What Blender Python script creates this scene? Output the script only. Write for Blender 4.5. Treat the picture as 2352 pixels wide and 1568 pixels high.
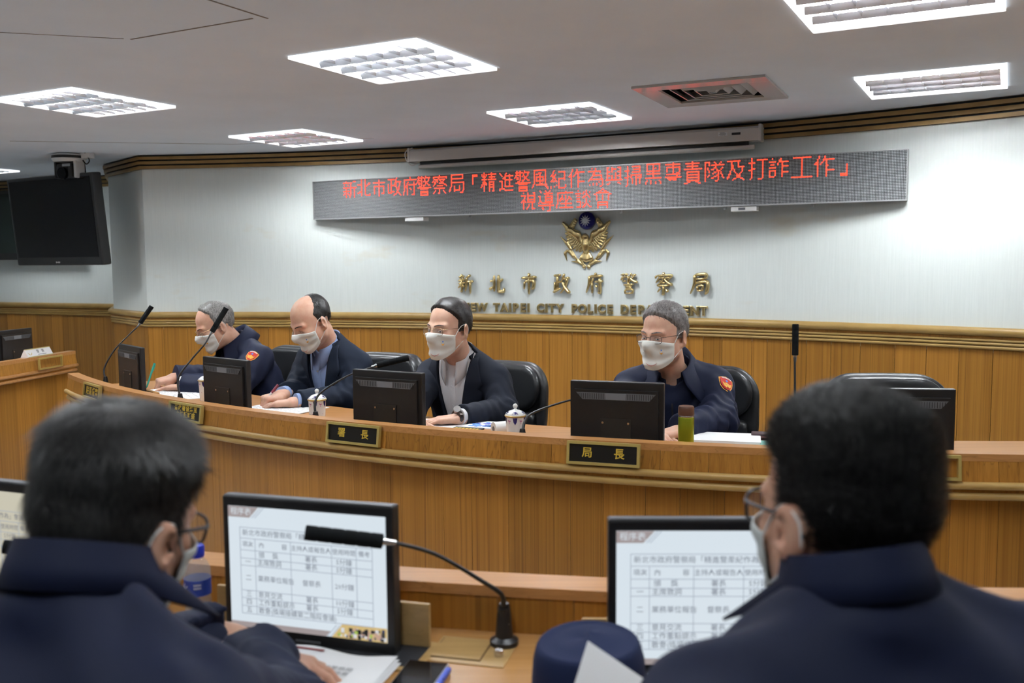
import bpy, bmesh, math, random
import numpy as np
from mathutils import Matrix, Vector

random.seed(7)
rng = np.random.default_rng(7)
for o in list(bpy.data.objects):
    bpy.data.objects.remove(o)
SC = bpy.context.scene
COL = SC.collection
R = math.radians

# ------------------------------------------------------------------ camera, world, exposure
Z0 = 1.42                      # eye height of the photographer, metres above the floor
CEIL = Z0 + 0.815              # ceiling height
PITCH, ROLL = 0.08539, -0.0074055
cam_d = bpy.data.cameras.new('camera')
cam = bpy.data.objects.new('camera', cam_d)
COL.objects.link(cam)
fw = Vector((0, math.cos(PITCH), -math.sin(PITCH)))
up0 = Vector((0, math.sin(PITCH), math.cos(PITCH)))
rt0 = Vector((1, 0, 0))
c_, s_ = math.cos(ROLL), math.sin(ROLL)
rt = rt0 * c_ + up0 * s_
up = up0 * c_ - rt0 * s_
cam.matrix_world = Matrix(((rt.x, up.x, -fw.x, 0), (rt.y, up.y, -fw.y, 0), (rt.z, up.z, -fw.z, Z0), (0, 0, 0, 1)))
cam_d.sensor_width = 36.0
cam_d.lens = 2146.3 / 2352 * 36.0
cam_d.clip_start = 0.05
cam_d.dof.use_dof = True
cam_d.dof.focus_distance = 3.9
cam_d.dof.aperture_fstop = 4.0
SC.camera = cam

wd = bpy.data.worlds.new('world')
SC.world = wd
wd.use_nodes = True
wd.node_tree.nodes['Background'].inputs[0].default_value = (0.9, 0.95, 1.0, 1)
wd.node_tree.nodes['Background'].inputs[1].default_value = 0.05
LAMP = 105.0                    # brightness of a fluorescent tube
vs = SC.view_settings
vs.view_transform = 'Standard'
vs.look = 'None'
vs.exposure = 0.45
vs.gamma = 1.0
vs.use_curve_mapping = False
SC.cycles.max_bounces = 6
SC.cycles.diffuse_bounces = 4
SC.cycles.glossy_bounces = 3
SC.cycles.transmission_bounces = 5
SC.cycles.transparent_max_bounces = 6
SC.cycles.adaptive_threshold = 0.035
SC.cycles.use_light_tree = False
SC.cycles.sample_clamp_indirect = 6.0
SC.cycles.caustics_reflective = False
SC.cycles.caustics_refractive = False

# ------------------------------------------------------------------ object helpers
def world_of(o):
    if o is None:
        return Matrix.Identity(4)
    return world_of(o.parent) @ o.matrix_parent_inverse @ o.matrix_basis if o.parent else o.matrix_basis.copy()

def tag(o, label=None, cat=None, group=None, kind=None):
    if label: o['label'] = label
    if cat: o['category'] = cat
    if group: o['group'] = group
    if kind: o['kind'] = kind
    return o

def thing(name, label, cat, loc=(0, 0, 0), rz=0.0, group=None, rot=None):
    o = bpy.data.objects.new(name, None)
    COL.objects.link(o)
    o.empty_display_size = 0.05
    o.location = loc
    o.rotation_euler = rot if rot else (0, 0, rz)
    o.matrix_basis  # noqa
    bpy_m = Matrix.LocRotScale(Vector(loc), o.rotation_euler, None)
    o.matrix_basis = bpy_m
    return tag(o, label, cat, group)

def obj(name, vf, mat, parent=None, world=False, smooth=False, sharp=None):
    if isinstance(vf, bpy.types.Mesh):
        me = vf
    else:
        v, f = vf
        me = bpy.data.meshes.new(name)
        me.from_pydata([tuple(map(float, p)) for p in v], [], [tuple(map(int, q)) for q in f])
        me.update()
        if mat: me.materials.append(mat)
        if smooth:
            me.polygons.foreach_set('use_smooth', [True] * len(me.polygons))
            if sharp:
                me.set_sharp_from_angle(angle=R(sharp))
    o = bpy.data.objects.new(name, me)
    COL.objects.link(o)
    if parent is not None:
        o.parent = parent
        if world:
            o.matrix_parent_inverse = world_of(parent).inverted()
    return o

def struct(name, vf, mat, **k):
    return tag(obj(name, vf, mat, **k), kind='structure')

def copy_tree(o, parent=None):
    c = o.copy()
    COL.objects.link(c)
    if parent is not None:
        c.parent = parent
        c.matrix_parent_inverse = o.matrix_parent_inverse.copy()
    for ch in list(o.children):
        copy_tree(ch, c)
    return c

class MB:
    """collects shapes into one mesh"""
    def __init__(s):
        s.v, s.f = [], []
    def add(s, v, f, M=None):
        n = len(s.v)
        if M is not None:
            v = [M @ Vector(p) for p in v]
        s.v += [tuple(p) for p in v]
        s.f += [tuple(i + n for i in q) for q in f]
        return s
    def vf(s):
        return s.v, s.f
    def box(s, c, d, M=None, bev=0.0, taper=1.0):
        x, y, z = d[0] / 2, d[1] / 2, d[2] / 2
        if bev <= 0:
            t = taper
            v = [(-x, -y, -z), (x, -y, -z), (x, y, -z), (-x, y, -z), (-x * t, -y * t, z), (x * t, -y * t, z), (x * t, y * t, z), (-x * t, y * t, z)]
            f = [(0, 3, 2, 1), (4, 5, 6, 7), (0, 1, 5, 4), (1, 2, 6, 5), (2, 3, 7, 6), (3, 0, 4, 7)]
        else:
            b = min(bev, x * .95, y * .95, z * .95)
            bm = bmesh.new()
            bmesh.ops.create_cube(bm, size=1.0)
            for q in bm.verts:
                q.co = Vector((q.co.x * d[0], q.co.y * d[1], q.co.z * d[2]))
            bmesh.ops.bevel(bm, geom=list(bm.edges), offset=b, segments=2, profile=0.6, affect='EDGES')
            bm.verts.index_update()
            v = [tuple(q.co) for q in bm.verts]
            f = [tuple(q.index for q in g.verts) for g in bm.faces]
            bm.free()
        T = Matrix.Translation(Vector(c))
        return s.add([T @ Vector(p) for p in v], f, M)
    def cyl(s, a, b, r, r2=None, n=12, caps=True):
        return s.tube([a, b], [r, r if r2 is None else r2], n, caps)
    def tube(s, path, r, n=8, caps=True, closed=False):
        P = [Vector(p) for p in path]
        rs = r if isinstance(r, (list, tuple)) else [r] * len(P)
        v, f = [], []
        prev = None
        m = len(P)
        for i in range(m):
            if closed:
                t = (P[(i + 1) % m] - P[i - 1])
            else:
                t = P[min(i + 1, m - 1)] - P[max(i - 1, 0)]
            t = t.normalized() if t.length > 1e-9 else Vector((0, 0, 1))
            if prev is None:
                u = t.orthogonal().normalized()
            else:
                u = prev - t * prev.dot(t)
                u = u.normalized() if u.length > 1e-6 else t.orthogonal().normalized()
            prev = u
            w = t.cross(u)
            for k in range(n):
                a = 2 * math.pi * k / n
                v.append(P[i] + (u * math.cos(a) + w * math.sin(a)) * rs[i])
        for i in range(m if closed else m - 1):
            j = (i + 1) % m
            for k in range(n):
                k2 = (k + 1) % n
                f.append((i * n + k, i * n + k2, j * n + k2, j * n + k))
        if caps and not closed:
            f.append(tuple(range(n - 1, -1, -1)))
            f.append(tuple((m - 1) * n + k for k in range(n)))
        return s.add(v, f)
    def lathe(s, prof, n=24, c=(0, 0, 0), M=None):
        v, f = [], []
        for r, z in prof:
            for k in range(n):
                a = 2 * math.pi * k / n
                v.append((c[0] + r * math.cos(a), c[1] + r * math.sin(a), c[2] + z))
        for i in range(len(prof) - 1):
            for k in range(n):
                k2 = (k + 1) % n
                f.append((i * n + k, i * n + k2, (i + 1) * n + k2, (i + 1) * n + k))
        f.append(tuple(range(n - 1, -1, -1)))
        f.append(tuple((len(prof) - 1) * n + k for k in range(n)))
        return s.add(v, f, M)
    def prism(s, poly, y0, y1, M=None):
        """polygon in x,z pushed from y0 to y1 (counter-clockwise seen from -y)"""
        n = len(poly)
        v = [(p[0], y0, p[1]) for p in poly] + [(p[0], y1, p[1]) for p in poly]
        f = [tuple(range(n)), tuple(range(2 * n - 1, n - 1, -1))]
        for i in range(n):
            j = (i + 1) % n
            f.append((i, i + n, j + n, j))
        return s.add(v, f, M)
    def sphere(s, c, r, n=12, m=8, sc=(1, 1, 1), M=None):
        v, f = [(c[0], c[1], c[2] - r * sc[2])], []
        for i in range(1, m):
            t = -math.pi / 2 + math.pi * i / m
            for k in range(n):
                a = 2 * math.pi * k / n
                v.append((c[0] + r * sc[0] * math.cos(t) * math.cos(a), c[1] + r * sc[1] * math.cos(t) * math.sin(a), c[2] + r * sc[2] * math.sin(t)))
        v.append((c[0], c[1], c[2] + r * sc[2]))
        for k in range(n):
            k2 = (k + 1) % n
            f.append((0, 1 + k2, 1 + k))
            for i in range(m - 2):
                f.append((1 + i * n + k, 1 + i * n + k2, 1 + (i + 1) * n + k2, 1 + (i + 1) * n + k))
            f.append((1 + (m - 2) * n + k, 1 + (m - 2) * n + k2, len(v) - 1))
        return s.add(v, f, M)

def arc_pts(c, r, a0, a1, n):
    return [(c[0] + r * math.cos(R(a0 + (a1 - a0) * i / n)), c[1] + r * math.sin(R(a0 + (a1 - a0) * i / n))) for i in range(n + 1)]

def arc_block(c, r0, r1, a0, a1, z0, z1, n=2, top_r=None):
    """a bent block between two radii; top_r = (r0,r1) at the top for a leaning face"""
    t0, t1 = top_r if top_r else (r0, r1)
    v, f = [], []
    for i in range(n + 1):
        a = R(a0 + (a1 - a0) * i / n)
        ca, sa = math.cos(a), math.sin(a)
        for r, z in ((r0, z0), (r1, z0), (t1, z1), (t0, z1)):
            v.append((c[0] + r * ca, c[1] + r * sa, z))
    for i in range(n):
        b = i * 4
        for k in range(4):
            k2 = (k + 1) % 4
            f.append((b + k, b + k2, b + 4 + k2, b + 4 + k))
    f.append((3, 2, 1, 0))
    f.append((n * 4, n * 4 + 1, n * 4 + 2, n * 4 + 3))
    return v, f

def arc_sweep(c, prof, a0, a1, n, closed=True):
    """profile of (radius, z) swept round c"""
    v, f = [], []
    m = len(prof)
    for i in range(n + 1):
        a = R(a0 + (a1 - a0) * i / n)
        for r, z in prof:
            v.append((c[0] + r * math.cos(a), c[1] + r * math.sin(a), z))
    for i in range(n):
        for k in range(m):
            k2 = (k + 1) % m
            f.append((i * m + k, i * m + k2, (i + 1) * m + k2, (i + 1) * m + k))
    f.append(tuple(range(m - 1, -1, -1)))
    f.append(tuple(n * m + k for k in range(m)))
    return v, f

def line_sweep(path, prof, nrm_side=1):
    """profile of (offset, z) swept along an xy polyline with mitred corners; offset goes to the path's right side"""
    P = [Vector((p[0], p[1])) for p in path]
    m = len(prof)
    v, f = [], []
    for i, p in enumerate(P):
        d0 = (P[i] - P[i - 1]).normalized() if i > 0 else (P[1] - P[0]).normalized()
        d1 = (P[i + 1] - P[i]).normalized() if i < len(P) - 1 else d0
        n0 = Vector((d0.y, -d0.x)); n1 = Vector((d1.y, -d1.x))
        nn = (n0 + n1).normalized()
        k = 1.0 / max(0.3, nn.dot(n0))
        for o_, z in prof:
            q = p + nn * (o_ * k * nrm_side)
            v.append((q.x, q.y, z))
    for i in range(len(P) - 1):
        for k in range(m):
            k2 = (k + 1) % m
            f.append((i * m + k, i * m + k2, (i + 1) * m + k2, (i + 1) * m + k))
    f.append(tuple(range(m - 1, -1, -1)))
    f.append(tuple((len(P) - 1) * m + k for k in range(m)))
    return v, f

def spline(pts, n=8):
    """Catmull-Rom through points"""
    P = [Vector(p) for p in pts]
    out = []
    for i in range(len(P) - 1):
        p0 = P[max(i - 1, 0)]; p1 = P[i]; p2 = P[i + 1]; p3 = P[min(i + 2, len(P) - 1)]
        for k in range(n):
            t = k / n
            out.append(0.5 * ((2 * p1) + (p2 - p0) * t + (2 * p0 - 5 * p1 + 4 * p2 - p3) * t * t + (3 * p1 - p0 - 3 * p2 + p3) * t ** 3))
    out.append(P[-1])
    return out

def text_vf(body, size=1.0, align='CENTER', extrude=0.0, bevel=0.0, res=2, offset=0.0, spacing=1.0):
    """letters in the x,y plane"""
    c = bpy.data.curves.new('lettering', 'FONT')
    c.body = body
    c.size = size
    c.align_x = align
    c.align_y = 'CENTER'
    c.extrude = extrude
    c.bevel_depth = bevel
    c.bevel_resolution = 1
    c.resolution_u = res
    c.offset = offset
    c.space_character = spacing
    o = bpy.data.objects.new('lettering', c)
    COL.objects.link(o)
    dg = bpy.context.evaluated_depsgraph_get()
    e = o.evaluated_get(dg)
    me = e.to_mesh()
    v = [tuple(p.co) for p in me.vertices]
    f = [tuple(p.vertices) for p in me.polygons]
    e.to_mesh_clear()
    bpy.data.objects.remove(o)
    bpy.data.curves.remove(c)
    return v, f

def tri_area_bounds(v):
    a = np.array(v)
    return a.min(0), a.max(0)

def on_xz(v, x=0, y=0, z=0, sx=1, flip=1):
    """lettering from the x,y plane stood up on the x,z plane facing -y"""
    return [(x + p[0] * sx, y - p[2] * flip, z + p[1]) for p in v]

# ------------------------------------------------------------------ materials
def mat(name, col, rough=0.5, metal=0.0, spec=0.5, emit=None, es=0.0, coat=0.0, sss=0.0, trans=0.0, ior=1.45, alpha=1.0):
    m = bpy.data.materials.new(name)
    m.use_nodes = True
    b = m.node_tree.nodes['Principled BSDF']
    b.inputs['Base Color'].default_value = (*col, 1)
    b.inputs['Roughness'].default_value = rough
    b.inputs['Metallic'].default_value = metal
    b.inputs['Specular IOR Level'].default_value = spec
    b.inputs['IOR'].default_value = ior
    b.inputs['Coat Weight'].default_value = coat
    b.inputs['Subsurface Weight'].default_value = sss
    b.inputs['Subsurface Radius'].default_value = (0.01, 0.004, 0.002)
    b.inputs['Transmission Weight'].default_value = trans
    b.inputs['Alpha'].default_value = alpha
    if emit:
        b.inputs['Emission Color'].default_value = (*emit, 1)
        b.inputs['Emission Strength'].default_value = es
    return m

def nd(m, t, **k):
    n = m.node_tree.nodes.new(t)
    for a, b in k.items():
        setattr(n, a, b)
    return n

def lk(m, a, b):
    m.node_tree.links.new(a, b)

def bsdf(m):
    return m.node_tree.nodes['Principled BSDF']

def mapped(m, scale, coord='Object'):
    tc = nd(m, 'ShaderNodeTexCoord')
    mp = nd(m, 'ShaderNodeMapping')
    mp.inputs['Scale'].default_value = scale
    lk(m, tc.outputs[coord], mp.inputs[0])
    return mp.outputs[0]

def noise(m, vec, scale=1.0, detail=3.0, rough=0.5):
    n = nd(m, 'ShaderNodeTexNoise')
    n.inputs['Scale'].default_value = scale
    n.inputs['Detail'].default_value = detail
    n.inputs['Roughness'].default_value = rough
    lk(m, vec, n.inputs['Vector'])
    return n.outputs['Fac']

def ramp(m, fac, stops):
    r = nd(m, 'ShaderNodeValToRGB')
    e = r.color_ramp.elements
    while len(e) < len(stops):
        e.new(0.5)
    for q, (p, c) in zip(e, stops):
        q.position = p
        q.color = (*c, 1)
    lk(m, fac, r.inputs[0])
    return r.outputs[0]

def mixc(m, fac, a, b, mode='MIX'):
    n = nd(m, 'ShaderNodeMix', data_type='RGBA', blend_type=mode)
    if isinstance(fac, (int, float)): n.inputs[0].default_value = fac
    else: lk(m, fac, n.inputs[0])
    for i, x in ((6, a), (7, b)):
        if isinstance(x, tuple): n.inputs[i].default_value = (*x, 1)
        else: lk(m, x, n.inputs[i])
    return n.outputs[2]

def bump(m, h, strength=0.2, dist=0.002):
    n = nd(m, 'ShaderNodeBump')
    n.inputs['Strength'].default_value = strength
    n.inputs['Distance'].default_value = dist
    lk(m, h, n.inputs['Height'])
    lk(m, n.outputs[0], bsdf(m).inputs['Normal'])

def wood(name, light, dark, line, axis='z', rough=0.32, vary=0.16):
    """straight-grained veneer; grain runs along the given axis"""
    m = mat(name, light, rough, spec=0.45)
    lo, hi = 0.8, 70.0
    sc = {'z': (hi, hi, lo), 'x': (lo, hi, hi), 'y': (hi, lo, hi)}[axis]
    n1 = noise(m, mapped(m, sc), 1.0, 3.0, 0.6)
    c = ramp(m, n1, [(0.25, dark), (0.70, light)])
    s2 = {'z': (34, 34, .12), 'x': (.12, 34, 34), 'y': (34, .12, 34)}[axis]
    n2 = noise(m, mapped(m, s2), 1.0, 2.0, 0.5)
    k = ramp(m, n2, [(0.485, (0, 0, 0)), (0.5, (1, 1, 1)), (0.515, (0, 0, 0))])
    c = mixc(m, k, c, mixc(m, 0.55, c, line))
    s3 = {'z': (150, 150, 1.5), 'x': (1.5, 150, 150), 'y': (150, 1.5, 150)}[axis]
    n3 = noise(m, mapped(m, s3), 1.0, 1.0)
    c = mixc(m, 0.22, c, ramp(m, n3, [(0.35, dark), (0.65, light)]))
    oi = nd(m, 'ShaderNodeObjectInfo')
    hs = nd(m, 'ShaderNodeHueSaturation')
    mr = nd(m, 'ShaderNodeMapRange')
    mr.inputs['To Min'].default_value = 1 - vary
    mr.inputs['To Max'].default_value = 1 + vary
    lk(m, oi.outputs['Random'], mr.inputs[0])
    lk(m, mr.outputs[0], hs.inputs['Value'])
    lk(m, c, hs.inputs['Color'])
    lk(m, hs.outputs[0], bsdf(m).inputs['Base Color'])
    return m

M = {}
WL, WD, WK = (0.39, 0.178, 0.032), (0.25, 0.104, 0.015), (0.06, 0.024, 0.005)
M['wood'] = wood('teak_veneer', WL, WD, WK)
M['wood_top'] = wood('teak_top', (0.48, 0.235, 0.085), (0.37, 0.17, 0.055), (0.2, 0.09, 0.03), axis='x', rough=0.28, vary=0.0)
M['wood_dark'] = mat('wood_shadow_gap', (0.05, 0.022, 0.008), 0.6)
def gold_paint(name, a, b, rough=0.38):
    m = mat(name, a, rough, spec=0.5)
    n = noise(m, mapped(m, (9, 9, 9)), 1.0, 4.0)
    lk(m, ramp(m, n, [(0.35, b), (0.65, a)]), bsdf(m).inputs['Base Color'])
    return m
M['gilt'] = gold_paint('gilt_moulding', (0.42, 0.27, 0.085), (0.36, 0.22, 0.065))
M['gilt_dull'] = gold_paint('bronze_crown', (0.33, 0.20, 0.066), (0.26, 0.155, 0.05), 0.45)
M['navy_gap'] = mat('dark_groove', (0.012, 0.013, 0.017), 0.6)
def paper_wall():
    m = mat('wallpaper', (0.78, 0.80, 0.78), 0.75, spec=0.2)
    n = noise(m, mapped(m, (130, 130, 5)), 1.0, 3.0)
    c = ramp(m, n, [(0.3, (0.74, 0.785, 0.76)), (0.7, (0.78, 0.825, 0.80))])
    n2 = noise(m, mapped(m, (1.6, 1.6, 3.2)), 1.0, 4.0, 0.6)
    k = ramp(m, n2, [(0.62, (0, 0, 0)), (0.80, (1, 1, 1))])
    c = mixc(m, k, c, (0.70, 0.66, 0.54))
    lk(m, c, bsdf(m).inputs['Base Color'])
    bump(m, n, 0.12, 0.002)
    return m
M['wallpaper'] = paper_wall()
def ceiling_mat():
    m = mat('ceiling_paint', (0.60, 0.585, 0.57), 0.8, spec=0.2)
    n = noise(m, mapped(m, (2.5, 2.5, 2.5)), 1.0, 5.0)
    lk(m, ramp(m, n, [(0.3, (0.76, 0.83, 0.91)), (0.7, (0.81, 0.88, 0.96))]), bsdf(m).inputs['Base Color'])
    return m
M['ceiling'] = ceiling_mat()
M['carpet'] = mat('floor_vinyl', (0.46, 0.48, 0.50), 0.6)
M['groove'] = mat('ceiling_groove', (0.22, 0.20, 0.18), 0.8)
M['lamp_frame'] = mat('glowing_white_frame', (0.86, 0.88, 0.88), 0.35, emit=(0.95, 0.98, 1.0), es=1.0)  # added glow stands in for lamp light on the white frame
M['louver'] = mat('satin_aluminium', (0.66, 0.68, 0.74), 0.32, metal=1.0)
M['lamp_box'] = mat('lamp_housing', (0.75, 0.77, 0.78), 0.4, metal=0.3)
M['tube'] = mat('fluorescent_tube', (1, 1, 1), 0.5, emit=(0.93, 0.97, 1.0), es=LAMP)
M['tube_soft'] = mat('fluorescent_tube_aged', (1, 1, 1), 0.5, emit=(0.93, 0.97, 1.0), es=LAMP * 0.7)
M['tube_dim'] = mat('fluorescent_tube_dim', (1, 1, 1), 0.5, emit=(0.93, 0.97, 1.0), es=LAMP * 0.45)
M['tube_off'] = mat('fluorescent_tube_off', (0.8, 0.82, 0.8), 0.4)
M['black_plastic'] = mat('black_plastic', (0.012, 0.012, 0.013), 0.38)
M['black_matte'] = mat('black_matte', (0.008, 0.008, 0.009), 0.6)
M['black_gloss'] = mat('black_gloss', (0.004, 0.004, 0.006), 0.10, spec=0.25)
M['dark_plate'] = mat('mount_plate', (0.016, 0.013, 0.010), 0.5)
M['grey_plastic'] = mat('grey_plastic', (0.10, 0.105, 0.115), 0.45)
M['steel'] = mat('steel', (0.62, 0.62, 0.62), 0.25, metal=1.0)
M['white_plastic'] = mat('white_plastic', (0.72, 0.72, 0.71), 0.4)
M['silver'] = mat('silver_plastic', (0.5, 0.5, 0.5), 0.35, metal=0.5)
def foam():
    m = mat('foam', (0.010, 0.011, 0.012), 0.95, spec=0.1)
    bump(m, noise(m, mapped(m, (900, 900, 900)), 1.0, 2.0), 0.5, 0.001)
    return m
M['foam'] = foam()
M['brass'] = mat('polished_brass', (0.72, 0.56, 0.27), 0.25, metal=0.9)
M['brass_frame'] = mat('brass_frame', (0.58, 0.47, 0.16), 0.38, metal=0.6)
M['plate_black'] = mat('plate_black', (0.008, 0.009, 0.009), 0.3)
M['gold_ink'] = mat('gold_ink', (0.62, 0.43, 0.05), 0.45, metal=0.15)
M['paper'] = mat('paper', (0.80, 0.80, 0.81), 0.7)
M['ink'] = mat('ink', (0.04, 0.04, 0.05), 0.7)

# ------------------------------------------------------------------ the room
WC, WR = (-3.365, -1.549), 8.695          # centre and radius of the curved back wall
RAIL_T, RAIL_B = Z0 - 0.362, Z0 - 0.475   # chair rail
CROWN_B = Z0 + 0.712
A_R, A_L = 22.0, 86.13                    # angular extent of the curved wall, right end and left corner
def wall_pt(a, r=WR):
    return (WC[0] + r * math.cos(R(a)), WC[1] + r * math.sin(R(a)))
CORNER = wall_pt(A_L)
RET = (-3.30, 7.745)                      # outer end of the short return
BACKL = (-3.62, 8.62)
FARL = (-6.9, 10.06)
RIGHT_END = wall_pt(A_R)

mb = MB(); mb.box((-0.8, 2.6, -0.05), (13.5, 16.0, 0.1))
struct('floor', mb.vf(), M['carpet'])
mb = MB(); mb.box((-0.8, 2.6, CEIL + 0.16), (13.5, 16.0, 0.02))
struct('ceiling_slab', mb.vf(), M['navy_gap'])

# ceiling sheet with square holes for the lamps: built in the lamp grid's own axes
ga = Vector((math.cos(R(-28.07)), math.sin(R(-28.07)))); gn = Vector((-ga.y, ga.x))
GA = Vector((-0.466, 3.903))
def grid_pt(i, j):
    p = GA + ga * (1.9 * i) + gn * (1.59 * j)
    return (p.x, p.y)
LAMPS = {  # position on the ceiling grid -> (tube, label)
    (0, 0): ('tube', 'brightly lit square louvred ceiling light, largest near the picture top middle'),
    (-1, 0): ('tube', 'brightly lit square louvred ceiling light above the hanging television side'),
    (1, 0): ('tube_dim', 'dim square louvred ceiling light at the top right corner, cut by the frame'),
    (-1, 1): ('tube_soft', 'smallest square louvred ceiling light, above the curved wall corner'),
    (0, 1): ('tube_soft', 'square louvred ceiling light just in front of the projector screen housing'),
    (1, 1): ('tube', 'square louvred ceiling light close to the crown moulding on the right'),
    (-1, -1): ('tube_dim', ''), (0, -1): ('tube_dim', ''), (1, -1): ('tube_dim', ''), (2, -1): ('tube_dim', ''), (2, 0): ('tube_soft', ''),
    (-1, -2): ('tube_dim', ''), (0, -2): ('tube_dim', ''), (1, -2): ('tube_dim', ''), (-2, 0): ('tube', ''), (-2, -1): ('tube_dim', ''),
}
holes = [grid_pt(i, j) for i, j in LAMPS]
FARLAMP = (-4.66, 8.06)
VENT = (0.982, 4.625)
holes += [FARLAMP, VENT]
def ceiling_sheet():
    """one sheet, cut along the grid lines of all openings; cells inside an opening are left out"""
    H = 0.285
    hs = [((Vector(h) - GA).dot(ga), (Vector(h) - GA).dot(gn)) for h in holes]
    xs = sorted({round(x, 4) for h in hs for x in (h[0] - H, h[0] + H)} | {-10.0, 9.0})
    ys = sorted({round(y, 4) for h in hs for y in (h[1] - H, h[1] + H)} | {-9.0, 9.5})
    mb = MB()
    ids = {}
    v = []
    for i, x in enumerate(xs):
        for j, y in enumerate(ys):
            p = GA + ga * x + gn * y
            ids[i, j] = len(v)
            v.append((p.x, p.y, CEIL))
    f = []
    for i in range(len(xs) - 1):
        for j in range(len(ys) - 1):
            mx, my = (xs[i] + xs[i + 1]) / 2, (ys[j] + ys[j + 1]) / 2
            if any(abs(mx - h[0]) < H and abs(my - h[1]) < H for h in hs):
                continue
            f.append((ids[i, j], ids[i, j + 1], ids[i + 1, j + 1], ids[i + 1, j]))
    return v, f
ceil = struct('ceiling', ceiling_sheet(), M['ceiling'])
# access hatch and joint lines in the ceiling
def strip_xy(p, q, w, z, h):
    d = (Vector(q) - Vector(p)); L = d.length
    mb = MB()
    Mx = Matrix.Translation((p[0] + d.x / 2, p[1] + d.y / 2, z)) @ Matrix.Rotation(math.atan2(d.y, d.x), 4, 'Z')
    mb.box((0, 0, 0), (L, w, h), Mx)
    return mb.vf()
for p, q, w in (((-1.378, 3.48), (-0.858, 3.201), 0.007), ((-1.12, 2.63), (-0.808, 3.203), 0.007), ((-2.2, 3.25), (-1.40, 3.47), 0.003), ((-3.3, 6.25), (-1.9, 6.5), 0.004), ((-1.9, 6.5), (-0.9, 6.25), 0.003)):
    obj('joint', strip_xy(p, q, w, CEIL - 0.0005, 0.002), M['groove'], ceil)

# curved back wall: plaster above the rail, upright veneer boards below
wb = struct('wall_back', arc_block(WC, WR, WR + 0.12, A_R, A_L, RAIL_B - 0.02, CEIL + 0.1, 48), M['wallpaper'])
backing = obj('backing', arc_block(WC, WR + 0.02, WR + 0.12, A_R, A_L, 0, RAIL_B, 48), M['wood_dark'], wb)
a = A_L
rw = random.Random(3)
while a > A_R + 0.3:
    w = rw.choice([0.62, 0.80, 0.95, 1.1, 1.25])
    b = max(A_R, a - w)
    obj('board', arc_block(WC, WR - 0.004, WR + 0.02, b + 0.008, a - 0.008, 0, RAIL_B + 0.005, 1), M['wood'], wb)
    a = b
# short return at the left corner, the wall behind it and the far wall with the television
def flat_wall(name, p, q, thick=0.1):
    d = (Vector(q) - Vector(p)).normalized(); n = Vector((-d.y, d.x))
    mb = MB()
    P = [Vector(p), Vector(q), Vector(q) + n * thick, Vector(p) + n * thick]
    v = [(x.x, x.y, RAIL_B - 0.02) for x in P] + [(x.x, x.y, CEIL + 0.1) for x in P]
    w = struct(name, (v, [(0, 3, 2, 1), (4, 5, 6, 7), (0, 1, 5, 4), (1, 2, 6, 5), (2, 3, 7, 6), (3, 0, 4, 7)]), M['wallpaper'])
    L = (Vector(q) - Vector(p)).length
    P2 = [x + n * 0.02 for x in (Vector(p), Vector(q))]
    v = [(x.x, x.y, 0) for x in (P2[0], P2[1], P[2], P[3])] + [(x.x, x.y, RAIL_B) for x in (P2[0], P2[1], P[2], P[3])]
    obj('backing', (v, [(0, 3, 2, 1), (4, 5, 6, 7), (0, 1, 5, 4), (1, 2, 6, 5), (2, 3, 7, 6), (3, 0, 4, 7)]), M['wood_dark'], w)
    t = 0.0
    while t < L - 0.01:
        b = min(L, t + rw.choice([0.11, 0.14, 0.17, 0.19]))
        if L - b < 0.04: b = L
        c = Vector(p) + d * ((t + b) / 2)
        mb = MB()
        mb.box((0, 0.008, (RAIL_B + 0.005) / 2), (b - t - 0.0025, 0.024, RAIL_B + 0.005), Matrix.Translation((c.x, c.y, 0)) @ Matrix.Rotation(math.atan2(d.y, d.x), 4, 'Z'))
        obj('board', mb.vf(), M['wood'], w)
        t = b
    return w
flat_wall('wall_return', RET, CORNER)
flat_wall('wall_recess', BACKL, RET)
flat_wall('wall_left', FARL, BACKL)
def plain_wall(name, p, q):
    d = (Vector(q) - Vector(p)).normalized(); n = Vector((-d.y, d.x)) * 0.1
    P = [Vector(p), Vector(q), Vector(q) + n, Vector(p) + n]
    v = [(x.x, x.y, 0) for x in P] + [(x.x, x.y, CEIL + 0.1) for x in P]
    struct(name, (v, [(0, 3, 2, 1), (4, 5, 6, 7), (0, 1, 5, 4), (1, 2, 6, 5), (2, 3, 7, 6), (3, 0, 4, 7)]), M['wallpaper'])
plain_wall('wall_side', (-6.9, -4.4), FARL)
plain_wall('wall_rear', (4.75, -4.4), (-6.9, -4.4))
plain_wall('wall_right', RIGHT_END, (4.75, -4.4))

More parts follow.
